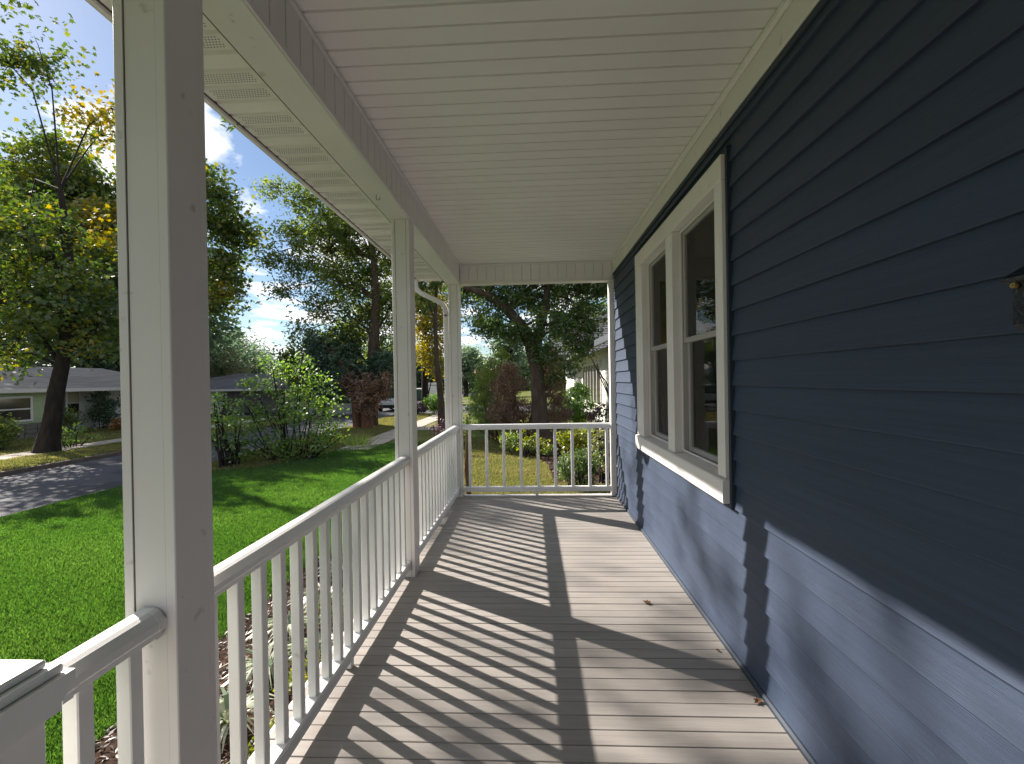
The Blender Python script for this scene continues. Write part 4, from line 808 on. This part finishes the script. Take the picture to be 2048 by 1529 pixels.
shrub('corner_shrub', 'dark shrub at the left edge under the maple', (-19.6, 15.6, FG), [(-19.6,15.5,-.2,.5), (-19.9,15.9,.1,.45), (-19.3,15.3,-.5,.4)], LM['oak'], .12, 'oval', 60, 18, .15, 306)
# grey roofed house farther on
HW = tag(empty('grey_roof_house', (-27, 38, FG)), 'small white house with grey hipped roof beyond the shrubs', 'house')
part(HW, MB().box(-31, -24.4, 34, 42, FG, 1.12), 'wall', M['offwhite'])
part(HW, MB().box(-24.4, -19.5, 34.2, 42, FG, 1.12), 'wall', M['block'])
v = [(-31.6, 33.5, 1.12), (-18.9, 33.5, 1.12), (-18.9, 42.6, 1.12), (-31.6, 42.6, 1.12), (-25.0, 37.5, 2.45), (-22.8, 38.5, 2.45)]
part(HW, MB().add(v, [(0, 1, 5, 4), (1, 2, 5), (2, 3, 4, 5), (3, 0, 4), (3, 2, 1, 0)]), 'roof', M['shingled'])
part(HW, MB().box(-31.65, -18.85, 33.45, 33.52, .98, 1.13), 'fascia_board', M['white'])
part(HW, MB().box(-24.42, -24.30, 33.96, 34.02, FG, 1.0), 'corner_board', M['white'])
HF = tag(empty('gabled_house', (-30, 62, FG)), 'distant house with a pitched gable between the willow and the shrub', 'house')
part(HF, MB().box(-36, -26, 58, 66, FG, 2.0), 'wall', M['cream'])
part(HF, MB().prism([(-36.6, 2.0), (-25.4, 2.0), (-31, 4.7)], 'y', 57.5, 66.5), 'roof', M['shingle'])
part(HF, MB().prism([(-36.7, 2.0), (-36.4, 1.9), (-31, 4.55), (-25.6, 1.9), (-25.3, 2.0), (-31, 4.85)], 'y', 57.3, 57.48), 'rake_board', M['white'])
HD = tag(empty('white_bungalow', (-24, 60, FG)), 'far white house with small peaked roof behind the parked cars', 'house')
part(HD, MB().box(-27, -17, 56, 62, FG, 1.7), 'wall', M['offwhite']); part(HD, MB().prism([(-27.5, 1.7), (-16.5, 1.7), (-22, 3.4)], 'y', 55.5, 62.5), 'roof', M['offwhite'])
# neighbouring house on the right
HN = tag(empty('neighbour_house', (6, 22, G)), 'white sided neighbouring house with beige eave seen past the end railing', 'house')
part(HN, MB().box(3.05, 12, 16.5, 40, G, 2.75), 'wall_core', M['cream'])
lapwall_x(HN, 3.045, 16.5, 40, G + .3, 2.7, .21, M['cream'], -1)
zz = G + .3
while zz < 2.7:
    part(HN, MB().prism([(16.49, zz), (16.468, zz), (16.488, zz + .21), (16.49, zz + .21)], 'x', 3.03, 12), 'siding_board', M['cream']); zz += .21
part(HN, MB().box(3.0, 3.04, 16.5, 40, G, G + .3), 'foundation', M['block'])
window_x(HN, 3.04, 19.7, 26.4, .30, 2.15, -1, shade=False, panes=6)
part(HN, MB().prism([(2.05, 2.56), (2.05, 2.66), (7.5, 5.1), (13, 2.66), (13, 2.56), (7.5, 4.98)], 'y', 14.6, 27), 'roof', M['shingled'])
part(HN, MB().prism([(2.06, 2.50), (2.06, 2.555), (7.5, 4.97), (7.5, 4.90)], 'y', 14.62, 16.48), 'eave_soffit', M['beige'])
part(HN, MB().prism([(2.03, 2.50), (2.03, 2.70), (7.5, 5.14), (7.5, 4.92)], 'y', 14.55, 14.60), 'rake_board', M['white'])
part(HN, MB().prism([(3.1, 2.75), (11.9, 2.75), (7.5, 4.80)], 'y', 16.52, 16.6), 'gable_wall', M['beige'])
part(HN, MB().prism([(27.05, 2.75), (27.05, 2.9), (33.5, 6.4), (40, 2.9), (40, 2.75)], 'x', 1.4, 12), 'roof', M['shingled'])
# shingle courses that show on the near slope of the far roof
zz = 0
while zz < 6.2:
    part(HN, MB().prism([(27.05 + zz, 2.905 + zz * .5426), (27.05 + zz, 2.945 + zz * .5426), (27.40 + zz, 2.915 + (zz + .35) * .5426)], 'x', 1.38, 12.02), 'shingle_course', M['shingled']); zz += .35

# ================================================================ vehicles and yard things down the street
M['carwhite'] = mat('car_white', (0.62, 0.63, 0.66), 0.2, 0.6)
M['carsilver'] = mat('car_silver', (0.30, 0.34, 0.36), 0.22, 0.6, metal=.4)
M['tyre'] = mat('tyre', (0.015, 0.015, 0.016), 0.85, 0.2)
M['rim'] = mat('wheel_rim', (0.35, 0.35, 0.36), 0.35, 0.6, metal=.8)
M['tail'] = mat('tail_light', (0.35, 0.02, 0.025), 0.2, 0.6)
M['head'] = mat('head_light', (0.65, 0.66, 0.68), 0.1, 0.7)
M['bumper'] = mat('black_trim', (0.02, 0.02, 0.022), 0.6, 0.3)
M['bin'] = mat('green_bin', (0.03, 0.075, 0.06), 0.6, 0.3)
def car(name, label, loc, rz, paint, L=4.6, Wd=1.85, H=1.68, suv=True, group='cars parked down the street'):
    """length along +Y (nose), stands on local z = 0"""
    t = tag(empty(name, loc, rz), label, 'car', group); hl, hw = L / 2, Wd / 2; b = .28; sh = .98 if suv else .86
    side = [(-hl, .42), (-hl + .04, .80), (-hl + .10, sh), (hl - 1.30, sh), (hl - .30, sh - .16), (hl - .02, sh - .32), (hl, .42), (hl - .10, b), (-hl + .12, b)]
    MB().prism([(y, z) for y, z in side], 'x', -hw, hw).build('body', paint, t)
    rl, rf = (-hl + .38, hl - 2.05) if suv else (-hl + 1.0, hl - 2.1)
    c0, c1 = (-hl + .12, hl - 1.28) if suv else (-hl + .45, hl - 1.25)
    iw = hw - .22; vs = [(-hw + .05, c0, sh), (hw - .05, c0, sh), (hw - .05, c1, sh), (-hw + .05, c1, sh), (-iw, rl, H), (iw, rl, H), (iw, rf, H), (-iw, rf, H)]
    MB().add(vs, [(0, 1, 5, 4), (1, 2, 6, 5), (2, 3, 7, 6), (3, 0, 4, 7), (4, 5, 6, 7)]).build('cabin', paint, t)
    def lerp(a, b_, u): return tuple(a[i] + (b_[i] - a[i]) * u for i in range(3))
    def pane(i, j, k, l, nrm, name='window', u0=.1, u1=.9, v0=.10, v1=.86):
        q = []
        for u, v_ in ((u0, v0), (u1, v0), (u1, v1), (u0, v1)):
            p = lerp(lerp(vs[i], vs[j], u), lerp(vs[l], vs[k], u), v_); q.append(tuple(p[a] + nrm[a] * .008 for a in range(3)))
        q2 = [tuple(p[a] - nrm[a] * .012 for a in range(3)) for p in q]
        MB().add(q + q2, [(0, 1, 2, 3), (7, 6, 5, 4), (0, 4, 5, 1), (1, 5, 6, 2), (2, 6, 7, 3), (3, 7, 4, 0)]).build(name, M['carglass'], t)
    pane(0, 1, 5, 4, (0, -.9, .4), 'rear_window'); pane(2, 3, 7, 6, (0, .8, .5), 'windscreen')
    for (i, j, k, l, nx) in ((1, 2, 6, 5, 1), (3, 0, 4, 7, -1)): pane(i, j, k, l, (nx * .95, 0, .3), 'window', .06, .47); pane(i, j, k, l, (nx * .95, 0, .3), 'window', .53, .94)
    for sx in (-1, 1):
        MB().cbox(*sorted((sx * (hw - .30), sx * (hw - .01))), -hl - .015, -hl + .12, .72, .96, .02).build('tail_light', M['tail'], t)
        MB().cbox(*sorted((sx * (hw - .42), sx * (hw - .06))), hl - .20, hl + .012, .52, .66, .02).build('headlight', M['head'], t)
        for yy in (-hl + .85, hl - .85):
            w = empty('wheel'); w.parent = t; w.location = (sx * (hw - .10), yy, .34)
            pr = [(.34 * math.cos(a), .34 * math.sin(a)) for a in [i * math.pi / 10 for i in range(20)]]
            MB().prism(pr, 'x', -.11, .11).build('tyre', M['tyre'], w); MB().prism([(p[0] * .62, p[1] * .62) for p in pr], 'x', -.118, .118).build('rim', M['rim'], w)
    MB().cbox(-hw + .02, hw - .02, -hl - .06, -hl + .05, .30, .55, .03).build('bumper', M['bumper'], t)
    MB().cbox(-hw + .04, hw - .04, hl - .05, hl + .06, .30, .50, .03).build('bumper', M['bumper'], t)
    MB().box(-.16, .16, -hl - .012, -hl + .002 + .03, .66, .78).build('number_plate', M['offwhite'], t)
    return t
car('parked_suv', 'white sport utility car seen from behind, parked past the oak', (-11.45, 37.2, RD), 0.02, M['carwhite'], 4.6, 1.9, 1.72, True)
car('parked_car', 'silver car parked sideways beyond the loose shrub', (-13.6, 31.2, RD), rad(-62), M['carsilver'], 4.5, 1.8, 1.42, False)
car('distant_car', 'pale car half hidden behind the shrub leaves', (-17.6, 36.4, RD), rad(-80), M['carwhite'], 4.5, 1.8, 1.42, False)
pole = tag(empty('marker_post', (-11.9, 29.6, RD)), 'short blue and white marker post beside the silver car', 'post')
MB().cbox(-.05, .05, -.04, .04, 0, 1.5, .01).build('shaft', mat('blue_post', (.04, .16, .28), .5), pole); MB().cbox(-.052, .0, -.045, .045, .75, 1.52, .008).build('stripe', M['white'], pole)
bn = tag(empty('waste_bin', (-13.5, 54.5, G)), 'dark green waste container beyond the crossing street', 'bin'); MB().cbox(-1.2, 1.2, -.7, .7, 0, 1.25, .05).build('tub', M['bin'], bn); MB().cbox(-1.25, 1.25, -.75, .75, 1.25, 1.40, .05).build('lid', M['offwhite'], bn)
sd = tag(empty('garden_shed', (-12.1, 54.0, G)), 'small white shed with arched roof beyond the crossing street', 'shed')
MB().prism([(-.75, 0), (.75, 0), (.75, 1.75), (.5, 2.05), (-.5, 2.05), (-.75, 1.75)], 'y', -.7, .7).build('shell', M['offwhite'], sd)
MB().cbox(-.3, .3, -.74, -.70, .15, 1.55, .01).build('door', M['white'], sd); MB().box(-.76, .76, -.715, -.702, 1.72, 1.78).build('trim', M['kerb'], sd)
